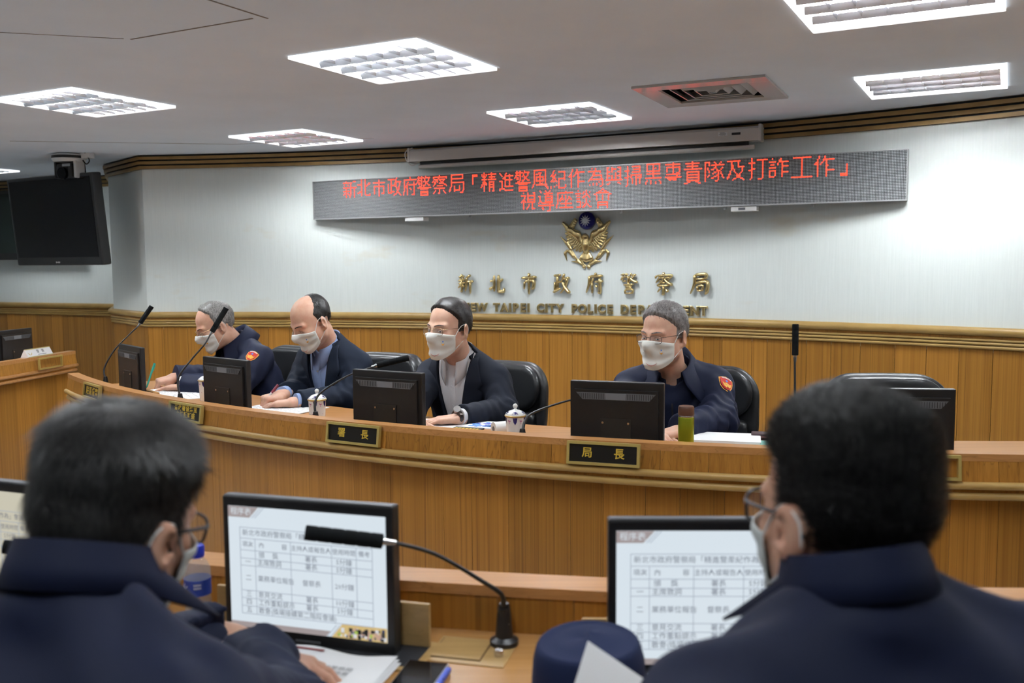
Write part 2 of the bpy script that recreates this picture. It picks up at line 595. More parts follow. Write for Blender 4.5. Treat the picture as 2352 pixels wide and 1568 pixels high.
# chair rail: round gilt bead, shadow gap, two small beads; swept along the whole wall
def circle_prof(r0, z, rr, n=10, sq=1.0):
    return [(r0 + rr * math.cos(2 * math.pi * k / n), z + rr * sq * math.sin(2 * math.pi * k / n)) for k in range(n)]
wall_path = [FARL, BACKL, RET] + [wall_pt(A_L - (A_L - A_R) * i / 48) for i in range(49)]
def trim(name, profs, path=wall_path):
    base = None
    for nm, prof, m in profs:
        o = obj(nm, line_sweep(path, prof), m, base, smooth=True, sharp=50)
        if base is None:
            base = tag(o, kind='structure')
    return base
def bead(o_, z, r):
    return [(o_ + r * math.cos(2 * math.pi * k / 12), z + r * math.sin(2 * math.pi * k / 12)) for k in range(12)]
def rect(o0, o1, z0, z1):
    return [(o0, z0), (o1, z0), (o1, z1), (o0, z1)]
trim('trim_rail', [
    ('trim_rail', rect(-0.01, 0.012, RAIL_B, RAIL_T - 0.01), M['wood']),
    ('top_bead', bead(0.022, RAIL_T - 0.022, 0.023), M['gilt']),
    ('cove', rect(0.0, 0.020, RAIL_T - 0.062, RAIL_T - 0.045), M['wood']),
    ('bead', bead(0.020, RAIL_T - 0.067, 0.007), M['gilt']),
    ('bead', bead(0.018, RAIL_T - 0.085, 0.008), M['gilt']),
    ('bead', bead(0.014, RAIL_B + 0.008, 0.009), M['gilt']),
])
CT = CEIL
strips = [('trim_crown', rect(-0.01, 0.008, CROWN_B, CT), M['navy_gap'])]
hgt = (CT - CROWN_B)
for k in range(3):
    z1 = CROWN_B + hgt * (k * 0.325)
    strips.append(('strip', rect(0.0, 0.024 + 0.006 * k, z1, z1 + hgt * 0.215), M['gilt_dull']))
trim('trim_crown', strips)

# ------------------------------------------------------------------ ceiling lights, air vent
def make_lamp(tube_mat):
    t = thing('ceiling_light', 'x', 'ceiling light')
    mb = MB()
    o_, i_ = 0.305, 0.284
    for sx, sy, lx, ly in ((0, 1, 2 * o_, o_ - i_), (0, -1, 2 * o_, o_ - i_), (1, 0, o_ - i_, 2 * i_), (-1, 0, o_ - i_, 2 * i_)):
        mb.box((sx * (o_ + i_) / 2, sy * (o_ + i_) / 2, -0.006), (lx, ly, 0.014), bev=0.003)
    obj('frame', mb.vf(), M['lamp_frame'], t)
    mb = MB()
    h = 0.095
    v = []
    for z, s in ((0.0, 0.285), (h, 0.27)):
        v += [(-s, -s, z), (s, -s, z), (s, s, z), (-s, s, z)]
    obj('housing', (v, [(0, 1, 5, 4), (1, 2, 6, 5), (2, 3, 7, 6), (3, 0, 4, 7), (4, 5, 6, 7)]), M['lamp_box'], t)
    # parabolic long blades (along x) and cross blades (along y)
    for y in (-0.1385, 0.0, 0.1385):
        mb = MB()
        mb.prism([(-0.014, 0.024), (-0.007, 0.011), (0.0, 0.0), (0.007, 0.011), (0.014, 0.024)], -0.277, 0.277, Matrix.Translation((0, y, -0.020)) @ Matrix.Rotation(R(90), 4, 'Z'))
        obj('blade', mb.vf(), M['louver'], t)
    for k in range(6):
        x = -0.277 + 0.554 * (k + 1) / 7
        mb = MB()
        mb.prism([(-0.004, 0.013), (-0.002, 0.006), (0.0, 0.0), (0.002, 0.006), (0.004, 0.013)], -0.277, 0.277, Matrix.Translation((x, 0, -0.014)))
        obj('cross_blade', mb.vf(), M['louver'], t)
    for y in (-0.208, -0.069, 0.069, 0.208):
        mb = MB(); mb.cyl((-0.265, y, 0.022), (0.265, y, 0.022), 0.011, n=8)
        obj('lamp_tube', mb.vf(), M[tube_mat], t, smooth=True, sharp=60)
    return t
protos = {}
for (i, j), (tm, lab) in LAMPS.items():
    if tm not in protos:
        t = protos[tm] = make_lamp(tm)
    else:
        t = copy_tree(protos[tm])
    p = grid_pt(i, j)
    t.matrix_basis = Matrix.Translation((p[0], p[1], CEIL)) @ Matrix.Rotation(R(-28.07), 4, 'Z')
    tag(t, lab or 'square louvred ceiling light over the audience side, outside the picture', 'ceiling light', 'louvred ceiling lights')
t = copy_tree(protos['tube_dim'])
t.matrix_basis = Matrix.Translation((FARLAMP[0], FARLAMP[1], CEIL)) @ Matrix.Rotation(R(-28.07), 4, 'Z')
tag(t, 'square louvred ceiling light whose corner shows at the left edge beside the television', 'ceiling light', 'louvred ceiling lights')

vt = thing('air_vent', 'square silver air vent in the ceiling mirroring the red sign', 'air vent', (VENT[0], VENT[1], CEIL), R(-25.5))
mv = mat('vent_metal', (0.58, 0.57, 0.56), 0.14, metal=0.0)
mb = MB()
for sx, sy, lx, ly in ((0, 1, 0.62, 0.10), (0, -1, 0.62, 0.10), (1, 0, 0.10, 0.42), (-1, 0, 0.10, 0.42)):
    mb.box((sx * 0.26, sy * 0.26, -0.006), (lx, ly, 0.012), bev=0.002)
obj('frame', mb.vf(), mv, vt)
mb = MB(); mb.box((0, 0, 0.07), (0.5, 0.5, 0.01)); obj('duct', mb.vf(), M['navy_gap'], vt)
for k, s in enumerate((0.195, 0.145, 0.095, 0.045)):
    v = []
    for q, z in ((s, 0.028), (s - 0.028, -0.006), (s - 0.032, -0.004), (s - 0.004, 0.03)):
        v += [(-q, -q, z), (q, -q, z), (q, q, z), (-q, q, z)]
    f = []
    for b in (0, 4, 8):
        for e in range(4):
            f.append((b + e, b + (e + 1) % 4, b + 4 + (e + 1) % 4, b + 4 + e))
    obj('vane', (v, f), mv, vt)

# ------------------------------------------------------------------ dais desk
DC, DR = (2.036, 8.119), 5.418
LIP, TOP = Z0 - 0.58, Z0 - 0.655
def dais(a, r, z=0.0):
    return Vector((DC[0] + r * math.cos(R(a)), DC[1] + r * math.sin(R(a)), z))
def dais_thing(name, label, cat, a, r, z, dz=0.0, group=None):
    return thing(name, label, cat, dais(a, r, z), R(a + 90 + dz), group)
DA0, DA1 = -144.6, -66.0
desk = thing('curved_desk', 'long curved wooden dais desk with gilt beads, seating the four masked men', 'desk', dais(-110, DR - 0.3, 0), 0)
def dobj(name, vf, m, **k):
    return obj(name, vf, m, desk, world=True, **k)
dobj('lip', arc_block(DC, DR - 0.05, DR + 0.004, DA0, DA1, LIP - 0.022, LIP, 80), M['wood_top'])
dobj('desktop', arc_block(DC, DR - 0.60, DR - 0.02, DA0, DA1, TOP - 0.03, TOP, 80), M['wood_top'])
dobj('core', arc_block(DC, DR - 0.045, DR - 0.012, DA0, DA1, LIP - 0.115, LIP - 0.02, 80), M['wood_dark'])
dobj('end_panel', arc_block(DC, DR - 0.60, DR + 0.002, DA0 - 0.12, DA0 + 0.12, TOP - 0.05, TOP, 1), M['wood'])
dobj('end_panel', arc_block(DC, DR - 0.52, DR - 0.10, DA0 + 0.35, DA0 + 0.6, 0, TOP - 0.04, 1), M['wood'])
a = DA0
while a < DA1 - 0.2:
    b = min(DA1, a + rw.choice([1.0, 1.3, 1.6, 1.9, 2.2]))
    dobj('fascia_board', arc_block(DC, DR - 0.014, DR + 0.013, a + 0.006, b - 0.006, LIP - 0.092, LIP - 0.021, 2, top_r=(DR - 0.016, DR + 0.003)), M['wood'])
    a = b
def dbead(z, rr, off):
    return arc_sweep(DC, [(DR + off + rr * math.cos(2 * math.pi * k / 12), z + rr * math.sin(2 * math.pi * k / 12)) for k in range(12)], DA0 - .05, DA1, 90)
dobj('bead', dbead(LIP - 0.094, 0.012, 0.014), M['gilt'], smooth=True, sharp=50)
dobj('cove', arc_block(DC, DR - 0.06, DR + 0.006, DA0, DA1, LIP - 0.125, LIP - 0.10, 80), M['wood'])
dobj('bead', dbead(LIP - 0.128, 0.012, 0.004), M['gilt'], smooth=True, sharp=50)
dobj('front_core', arc_block(DC, DR - 0.12, DR - 0.075, DA0, DA1, 0, LIP - 0.12, 80), M['wood_dark'])
a = DA0
while a < DA1 - 0.2:
    b = min(DA1, a + rw.choice([0.9, 1.2, 1.5, 1.8, 2.4]))
    dobj('front_board', arc_block(DC, DR - 0.076, DR - 0.055, a + 0.006, b - 0.006, 0, LIP - 0.12, 2), M['wood'])
    a = b

# ------------------------------------------------------------------ smooth solids: distance fields turned into quad meshes
def smin(a, b, k):
    h = np.clip(0.5 + 0.5 * (b - a) / k, 0, 1)
    return b + (a - b) * h - k * h * (1 - h)
def smax(a, b, k):
    return -smin(-a, -b, k)
def s_cap(p, a, b, ra, rb=None):
    a = np.asarray(a, np.float32); b = np.asarray(b, np.float32)
    rb = ra if rb is None else rb
    ba = b - a
    L2 = float((ba * ba).sum()) + 1e-12
    q = p - a
    h = np.clip((q @ ba) / L2, 0, 1)
    q -= h[:, None] * ba
    return np.sqrt((q * q).sum(1)) - (ra + (rb - ra) * h)
def s_ell(p, c, r, Rm=None):
    q = p - np.asarray(c, np.float32)
    if Rm is not None:
        q = q @ np.asarray(Rm, np.float32)
    r = np.asarray(r, np.float32)
    k0 = np.sqrt(((q / r) ** 2).sum(1))
    k1 = np.sqrt(((q / (r * r)) ** 2).sum(1)) + 1e-9
    return k0 * (k0 - 1) / k1
def s_box(p, c, hx, rad=0.0, Rm=None):
    q = p - np.asarray(c, np.float32)
    if Rm is not None:
        q = q @ np.asarray(Rm, np.float32)
    q = np.abs(q) - (np.asarray(hx, np.float32) - rad)
    return np.sqrt((np.maximum(q, 0) ** 2).sum(1)) + np.minimum(q.max(1), 0) - rad
def s_poly(x, y, poly):
    """signed distance to a 2-d polygon"""
    P = np.asarray(poly, np.float32)
    n = len(P)
    d = np.full(x.shape, 1e9, np.float32)
    s = np.ones(x.shape, np.float32)
    for i in range(n):
        a = P[i]; b = P[i - 1]
        ex, ey = b[0] - a[0], b[1] - a[1]
        wx, wy = x - a[0], y - a[1]
        t = np.clip((wx * ex + wy * ey) / (ex * ex + ey * ey), 0, 1)
        bx, by = wx - ex * t, wy - ey * t
        d = np.minimum(d, bx * bx + by * by)
        c1 = y >= a[1]; c2 = y < b[1]; c3 = ex * wy > ey * wx
        flip = (c1 & c2 & c3) | (~c1 & ~c2 & ~c3)
        s = np.where(flip, -s, s)
    return s * np.sqrt(d)

def net(f, lo, hi, h, B=4):
    """surface nets over a sparse grid; returns (verts, quads)"""
    lo = np.asarray(lo, np.float32); hi = np.asarray(hi, np.float32)
    nb = np.maximum(1, np.ceil((hi - lo) / (h * B)).astype(int))
    gx = [lo[i] + (np.arange(nb[i]) + .5) * h * B for i in range(3)]
    G = np.stack(np.meshgrid(*gx, indexing='ij'), -1).reshape(-1, 3).astype(np.float32)
    D = np.concatenate([f(G[i:i + 200000]) for i in range(0, len(G), 200000)])
    act = (np.abs(D) < h * B * 1.35).reshape(nb)
    # grow by one block on the plus sides so that cell corners exist
    n = nb * B + 1
    V = np.ones(tuple(n), np.float32)
    Ds = D.reshape(nb)
    V[:-1, :-1, :-1] = np.repeat(np.repeat(np.repeat(np.where(Ds < 0, -1.0, 1.0).astype(np.float32), B, 0), B, 1), B, 2)
    mk = np.zeros(tuple(n), bool)
    mk[:-1, :-1, :-1] = np.repeat(np.repeat(np.repeat(act, B, 0), B, 1), B, 2)
    mk[1:] |= mk[:-1].copy(); mk[:, 1:] |= mk[:, :-1].copy(); mk[:, :, 1:] |= mk[:, :, :-1].copy()
    I = np.argwhere(mk)
    P = (lo + I * h).astype(np.float32)
    vals = np.concatenate([f(P[i:i + 150000]) for i in range(0, len(P), 150000)]) if len(P) else np.zeros(0)
    V[mk] = vals
    V[0] = np.maximum(V[0], 1e-4); V[-1] = np.maximum(V[-1], 1e-4)
    V[:, 0] = np.maximum(V[:, 0], 1e-4); V[:, -1] = np.maximum(V[:, -1], 1e-4)
    V[:, :, 0] = np.maximum(V[:, :, 0], 1e-4); V[:, :, -1] = np.maximum(V[:, :, -1], 1e-4)
    S = V < 0
    c8 = [(i, j, k) for i in (0, 1) for j in (0, 1) for k in (0, 1)]
    def sl(o): return tuple(slice(o[i], n[i] - 1 + o[i]) for i in range(3))
    any_ = np.zeros(tuple(n - 1), bool); all_ = np.ones(tuple(n - 1), bool)
    for o in c8:
        any_ |= S[sl(o)]; all_ &= S[sl(o)]
    cell = any_ & ~all_
    C = np.argwhere(cell)
    ids = np.full(tuple(n - 1), -1, np.int32)
    ids[cell] = np.arange(len(C))
    acc = np.zeros((len(C), 3), np.float32); cnt = np.zeros(len(C), np.float32)
    cv = {o: V[C[:, 0] + o[0], C[:, 1] + o[1], C[:, 2] + o[2]] for o in c8}
    for o in c8:
        for ax in range(3):
            if o[ax] == 0:
                q = list(o); q[ax] = 1; q = tuple(q)
                a, b = cv[o], cv[q]
                m = (a < 0) != (b < 0)
                t = np.where(m, a / np.where(m, a - b, 1), 0)
                pos = np.zeros((len(C), 3), np.float32)
                pos[:] = o
                pos[:, ax] += t
                acc[m] += pos[m]; cnt[m] += 1
    verts = lo + (C + acc / cnt[:, None]) * h
    quads = []
    for ax in range(3):
        o1, o2 = (ax + 1) % 3, (ax + 2) % 3
        sa = [slice(1, n[i] - 1) for i in range(3)]; sb = list(sa)
        sa[ax] = slice(0, n[ax] - 1); sb[ax] = slice(1, n[ax])
        A = S[tuple(sa)]; Bq = S[tuple(sb)]
        for inside_first in (True, False):
            E = np.argwhere(A & ~Bq if inside_first else ~A & Bq)
            if not len(E): continue
            base = E.copy()
            base[:, o1] += 1; base[:, o2] += 1
            def at(d1, d2):
                q = base.copy(); q[:, o1] += d1; q[:, o2] += d2
                return ids[q[:, 0], q[:, 1], q[:, 2]]
            q = np.stack([at(-1, -1), at(0, -1), at(0, 0), at(-1, 0)], 1)
            if not inside_first: q = q[:, ::-1]
            quads.append(q)
    Q = np.concatenate(quads) if quads else np.zeros((0, 4), int)
    Q = Q[(Q >= 0).all(1)]
    return verts, Q

def mesh_np(name, V, Q, material, smooth=True):
    me = bpy.data.meshes.new(name)
    V = np.asarray(V, np.float32); Q = np.asarray(Q, np.int32)
    k = Q.shape[1]
    me.vertices.add(len(V)); me.vertices.foreach_set('co', V.ravel())
    me.loops.add(Q.size); me.loops.foreach_set('vertex_index', Q.ravel())
    me.polygons.add(len(Q)); me.polygons.foreach_set('loop_start', np.arange(0, Q.size, k, dtype=np.int32))
    if smooth: me.polygons.foreach_set('use_smooth', np.ones(len(Q), bool))
    me.update(calc_edges=True)
    me.validate()
    if material: me.materials.append(material)
    return me

# ------------------------------------------------------------------ on the back wall: LED sign, emblem, lettering, screen
# dot patterns of the sign's characters: five drawn by hand, the others fitted to a 16 x 16 grid
DRAWN = {
'責': ('.......#........', '..###########...', '.......#........', '...#########....', '.......#........', '.##############.', '................', '...##########...',
       '...#........#...', '...##########...', '...#........#...', '...##########...', '...#........#...', '...##########...', '....##....##....', '.###........##..'),
'導': ('..#....#...#....', '...#....#.#.....', '......########..', '.........#......', '.##....#######..', '..#....#.....#..', '..#....#######..', '..#....#.....#..',
       '..##...#######..', '.#..##########..', '...........#....', '.##############.', '...........#....', '....##.....#....', '.....#.....#....', '.........###....'),
'精': ('...#......#.....', '.#.#.#.########.', '.#.#.#....#.....', '..###...######..', '...#......#.....', '.#####.########.', '...#............', '..###...#####...',
       '..####..#...#...', '.#.#.#..#####...', '.#.#....#...#...', '#..#....#####...', '...#....#...#...', '...#....#...#...', '...#....#..##...', '................'),
'警': ('..#..#...#......', '.#######.#####..', '..#..#..#...#...', '.#####..#...#...', '.#...#.#.#.#....', '#.##.#...##.....', '..##.#...#.#....', '.....#.##...##..',
       '...##..#........', '.##############.', '....########....', '................', '....########....', '....########....', '....#......#....', '....########....'),
'察': ('.......#........', '.##############.', '.#....#.......#.', '..####.######...', '.#..##..#..#....', '#.##.#...##.....', '..##...#####....', '..#.........##..',
       '.#...######...#.', '................', '..###########...', '.......#........', '...#...#...#....', '..#....#....#...', '.#....##.....#..', '................'),
'風': ('..###########...', '..#.........#...', '..#...###...#...', '..#.##.#....#...', '..#....#....#...', '..#.#######.#...', '..#.#..#..#.#...', '..#.#..#..#.#...',
       '..#.#######.#...', '..#....#....#...', '..#....#.#..#...', '.#..########.#..', '.#..........##..', '#............##.', '..............#.', '................'),
}
_ras = {}
def raster(ch):
    """a character as 16 x 16 dots: the scale and shift are searched so that its strokes fall on whole dots"""
    if ch in _ras: return _ras[ch]
    if ch in DRAWN:
        _ras[ch] = np.array([[c == '#' for c in row] for row in DRAWN[ch]])
        return _ras[ch]
    v, f = text_vf(ch, 1.0, 'LEFT', res=2, offset=-0.012)
    V = np.array(v)[:, :2]
    lo, hi = V.min(0), V.max(0)
    V = V - (lo + hi) / 2
    S = 8
    N = 20 * S
    g = (np.arange(N) + .5) / S - 10
    best = None
    for w in (14.0, 15.0):
        for h in (14.0, 15.0):
            P = V / (hi - lo) * np.array([w, h])
            hit = np.zeros((N, N), bool)
            for q in f:
                for k in range(1, len(q) - 1):
                    a, b, c = P[q[0]], P[q[k]], P[q[k + 1]]
                    x0 = np.searchsorted(g, min(a[0], b[0], c[0])); x1 = np.searchsorted(g, max(a[0], b[0], c[0]))
                    y0 = np.searchsorted(g, min(a[1], b[1], c[1])); y1 = np.searchsorted(g, max(a[1], b[1], c[1]))
                    if x1 <= x0 or y1 <= y0: continue
                    X, Y = g[None, x0:x1], g[y0:y1, None]
                    e1 = (b[0] - a[0]) * (Y - a[1]) - (b[1] - a[1]) * (X - a[0])
                    e2 = (c[0] - b[0]) * (Y - b[1]) - (c[1] - b[1]) * (X - b[0])
                    e3 = (a[0] - c[0]) * (Y - c[1]) - (a[1] - c[1]) * (X - c[0])
                    hit[y0:y1, x0:x1] |= ((e1 >= 0) & (e2 >= 0) & (e3 >= 0)) | ((e1 <= 0) & (e2 <= 0) & (e3 <= 0))
            for dx in range(0, S, 2):
                for dy in range(0, S, 2):
                    m = hit[S * 2 - dy:S * 18 - dy, S * 2 - dx:S * 18 - dx]
                    cov = m.reshape(16, S, 16, S).mean((1, 3))
                    sc = np.abs(cov - .45).mean() - 0.3 * (hit.sum() - m.sum()) / hit.sum()
                    if best is None or sc > best[0]: best = (sc, cov[::-1])
    _ras[ch] = best[1] > 0.45
    return _ras[ch]

LX0, LX1 = Vector((-1.437, 6.879)), Vector((2.143, 5.114))
ld = (LX1 - LX0); LED_L = ld.length; LED_A = math.atan2(ld.y, ld.x)
led = thing('led_sign', 'long dark grey LED sign showing red Chinese lettering on the white wall', 'sign', ((LX0.x + LX1.x) / 2, (LX0.y + LX1.y) / 2, Z0 + 0.319), LED_A)
LH = 0.267
mb = MB(); mb.box((0, 0.03, LH / 2), (LED_L, 0.06, LH))
obj('cabinet', mb.vf(), mat('led_cabinet', (0.035, 0.036, 0.038), 0.6), led)
mb = MB()
mb.box((0, 0.026, -0.003), (LED_L + 0.008, 0.068, 0.006)); mb.box((0, 0.026, LH + 0.002), (LED_L + 0.008, 0.068, 0.004))
mb.box((-LED_L / 2 - 0.002, 0.026, LH / 2), (0.004, 0.068, LH)); mb.box((LED_L / 2 + 0.002, 0.026, LH / 2), (0.004, 0.068, LH))
obj('frame', mb.vf(), M['silver'], led)
NC, NR = 512, 32
pit_x, pit_y = LED_L / NC, LH / NR
bits = np.zeros((NR, NC), bool)
def led_text(s, row, col, step):
    x = col
    for ch in s:
        if ch in '「」':
            g = np.zeros((16, 16), bool)
            if ch == '「':
                g[1, 8:13] = True; g[1:9, 8] = True
                g[2, 8:13] = True
            else:
                g[14, 3:8] = True; g[7:15, 7] = True
                g[13, 3:8] = True
        else:
            g = raster(ch)
        x0 = int(round(x))
        bits[row:row + 16, x0:x0 + 16] |= g[:, :max(0, min(16, NC - x0))]
        x += step
led_text('新北市政府警察局「精進警風紀作為與掃黑專責隊及打詐工作」', 0, 33, 16.0)
led_text('視導座談會', 16, 213, 16.6)
bits = bits[:NR, :NC]
def led_dots(sel, rad, yy):
    r_, c_ = np.nonzero(sel)
    x = -LED_L / 2 + (c_ + .5) * pit_x
    z = LH - (r_ + .5) * pit_y
    k = len(x)
    ang = np.arange(6) * math.pi / 3
    v = np.zeros((k, 6, 3))
    v[:, :, 0] = x[:, None] + rad * np.cos(ang)
    v[:, :, 2] = z[:, None] + rad * np.sin(ang)
    v[:, :, 1] = yy
    f = np.arange(k * 6).reshape(k, 6)
    return v.reshape(-1, 3).tolist(), f.tolist()
lit = obj('lit_dots', led_dots(bits, pit_y * 0.46, -0.003), mat('led_red', (0.5, 0.02, 0.01), 0.5, emit=(1.0, 0.045, 0.02), es=3.0), led)
dim = obj('unlit_dots', led_dots(~bits, pit_y * 0.37, -0.002), mat('led_unlit', (0.40, 0.41, 0.42), 0.5), led)
for o in (lit, dim): o['kind'] = 'stuff'
for x in (-0.72, -0.2, 0.35, 1.0, 1.5):
    mb = MB(); mb.box((x, 0.045, -0.012), (0.014, 0.02, 0.02)); obj('bracket', mb.vf(), M['silver'], led)
for x, nm, lab in ((-1.14, 'junction_box', 'small white box under the left part of the LED sign'), (1.12, 'junction_box', 'small white box with a sticker under the right part of the LED sign')):
    p = (LX0 + LX1) / 2 + ld.normalized() * x
    b = thing(nm, lab, 'junction box', (p.x, p.y, Z0 + 0.319 - 0.036), LED_A, 'boxes under the LED sign')
    mb = MB(); mb.box((0, 0.035, 0.014), (0.15, 0.07, 0.028), bev=0.003); obj('case', mb.vf(), M['white_plastic'], b)
    if x > 0:
        mb = MB(); mb.box((-0.01, -0.001, 0.014), (0.04, 0.001, 0.014)); obj('sticker', mb.vf(), M['grey_plastic'], b)

def wall_frame(a, z, off=0.0):
    """matrix: x to the right along the wall, y into the wall, z up"""
    p = wall_pt(a, WR - off)
    return Matrix.Translation((p[0], p[1], z)) @ Matrix.Rotation(R(a - 90), 4, 'Z')
def wall_ang(x, y):
    return math.degrees(math.atan2(y - WC[1], x - WC[0]))

# eight gold characters and the English line: every letter is its own casting
CH = '新北市政府警察局'
aL, aR = wall_ang(-0.33, 6.55), wall_ang(1.175, 5.845)
order = ['first', 'second', 'third', 'fourth', 'fifth', 'sixth', 'seventh', 'last']
# ---- hand-drawn brush strokes of the eight characters; each stroke: points (x,y) in 0..100, with widths
BR = {
'新': [[(22,96,4),(28,88,7)],[(8,82,4),(44,86,5)],[(16,78,4),(21,68,6)],[(37,79,5),(31,68,4)],[(4,62,5),(46,68,5)],[(6,47,5),(46,53,5)],[(26,66,6),(26,8,5),(19,12,3)],[(24,46,6),(4,24,3)],[(30,42,4),(43,30,7)],[(80,92,7),(56,78,5)],[(57,80,7),(56,45,6),(47,8,3)],[(56,56,6),(97,60,7)],[(78,56,7),(78,-4,4)]],
'北': [[(33,90,6),(33,8,6)],[(8,60,6),(33,63,6)],[(4,18,8),(33,34,4)],[(85,72,6),(61,54,5)],[(60,92,7),(60,16,8),(68,8,8),(88,10,9),(93,26,3)]],
'市': [[(46,100,5),(55,88,9)],[(6,76,7),(94,82,8)],[(24,58,6),(22,20,4)],[(24,58,6),(76,63,8),(76,30,8),(64,20,4)],[(50,78,7),(50,-6,5)]],
'政': [[(6,88,6),(48,92,6)],[(27,88,7),(27,18,6)],[(28,56,6),(46,58,5)],[(12,58,6),(12,12,6)],[(2,6,7),(48,26,4)],[(68,98,7),(46,52,3)],[(60,72,6),(98,77,7)],[(84,74,7),(72,36,6),(44,0,3)],[(56,58,5),(72,28,8),(98,2,9)]],
'府': [[(52,102,5),(58,92,8)],[(20,84,6),(96,88,7)],[(20,86,7),(18,48,6),(2,4,3)],[(44,76,6),(26,46,3)],[(36,56,6),(36,2,5)],[(50,58,5),(98,62,7)],[(80,78,7),(80,6,7),(70,12,3)],[(56,44,4),(64,32,7)]],
'警': [[(6,92,4),(50,95,4)],[(20,100,4),(20,86,4)],[(37,101,4),(36,86,4)],[(18,84,5),(6,66,3)],[(16,80,4),(48,82,5),(46,60,5),(40,58,3)],[(20,74,4),(20,62,4),(36,64,4)],[(66,100,5),(54,78,3)],[(62,90,5),(92,93,5)],[(82,90,6),(50,54,3)],[(60,80,4),(72,66,6),(100,56,7)],[(46,54,4),(52,48,5)],[(22,44,4),(80,47,5)],[(32,36,4),(70,38,4)],[(32,28,4),(70,30,4)],[(30,20,5),(32,0,4)],[(30,20,4),(72,22,5),(68,2,5)],[(32,3,4),(68,5,4)]],
'察': [[(48,104,5),(53,95,7)],[(10,88,6),(6,74,3)],[(10,87,5),(92,91,6),(84,78,3)],[(34,84,5),(8,54,3)],[(30,76,4),(48,78,5),(40,60,4),(14,42,3)],[(30,66,3),(37,61,5)],[(54,76,4),(82,79,5),(68,62,3)],[(56,74,4),(68,60,6),(98,44,8)],[(36,54,4),(62,56,4)],[(18,40,5),(80,43,5)],[(50,40,6),(50,2,6),(42,6,3)],[(34,30,5),(18,10,3)],[(62,28,4),(76,12,8)]],
'局': [[(26,92,6),(84,96,7),(80,74,6)],[(28,72,5),(80,76,5)],[(26,92,8),(24,50,7),(2,4,3)],[(28,54,5),(90,60,8),(90,16,8),(78,4,3)],[(40,40,6),(42,16,5)],[(40,40,5),(68,43,6),(64,18,5)],[(42,19,4),(65,21,4)]],
}
def brush_vf(ch, s):
    """round cast strokes standing on the x,z plane; s = height in metres"""
    mb = MB()
    for st in BR[ch]:
        pts = spline([((x - 50) / 100 * s * .92, 0, (y - 48) / 100 * s) for x, y, w in st], 5)
        ws = [w / 100 * s * 1.12 for x, y, w in st]
        k = len(pts)
        rs = []
        for i in range(k):
            t = i / (k - 1) * (len(ws) - 1)
            j = min(int(t), len(ws) - 2)
            r = ws[j] + (ws[j + 1] - ws[j]) * (t - j)
            e = min(i, k - 1 - i)
            rs.append(r * (0.55 if e == 0 else 1.0))
        mb.tube(pts, rs, 8)
    v = [(p[0], max(-0.02, min(0.012, p[1] * 1.5)) - 0.012, p[2]) for p in mb.v]
    return v, mb.f
for k, ch in enumerate(CH):
    a = aL + (aR - aL) * k / 7
    o = obj('gold_character', brush_vf(ch, 0.135), M['brass'], smooth=True, sharp=70)
    o.matrix_basis = wall_frame(a, Z0 - 0.152, 0.012)
    tag(o, 'raised gold brush-style Chinese character %s, %s of the eight below the emblem' % (ch, order[k]), 'letter', 'gold Chinese characters on the wall')
ENG = 'NEW TAIPEI CITY POLICE DEPARTMENT'
eL, eR = wall_ang(-0.337, 6.55), wall_ang(1.195, 5.83)
words = {'NEW': 0, 'TAIPEI': 4, 'CITY': 11, 'POLICE': 16, 'DEPARTMENT': 23}
def adv(s):   # rough widths of capitals
    return {'I': 0.45, ' ': 0.75, 'W': 1.3, 'M': 1.2, 'E': .92, 'L': .85, 'T': .92, 'P': .95}.get(s, 1.02)
tot = sum(adv(c) for c in ENG) - adv(ENG[0]) / 2 - adv(ENG[-1]) / 2
x = 0.0
for k, ch in enumerate(ENG):
    if k: x += (adv(ENG[k - 1]) + adv(ch)) / 2
    if ch == ' ': continue
    a = eL + (eR - eL) * x / tot
    v, f = text_vf(ch, 0.077, 'CENTER', extrude=0.006, bevel=0.003, res=4, offset=0.0012)
    o = obj('gold_letter', (on_xz(v, sx=0.98), f), M['brass'])
    o.matrix_basis = wall_frame(a, Z0 - 0.320, 0.012)
    w = max((q for q in words.items() if q[1] <= k), key=lambda q: q[1])
    n_ = ['first', 'second', 'third', 'fourth', 'fifth', 'sixth', 'seventh', 'eighth', 'ninth', 'tenth'][k - w[1]]
    tag(o, 'gold capital %s, %s letter of the word %s above the rail' % (ch, n_, w[0]), 'letter', 'gold English letters on the wall')

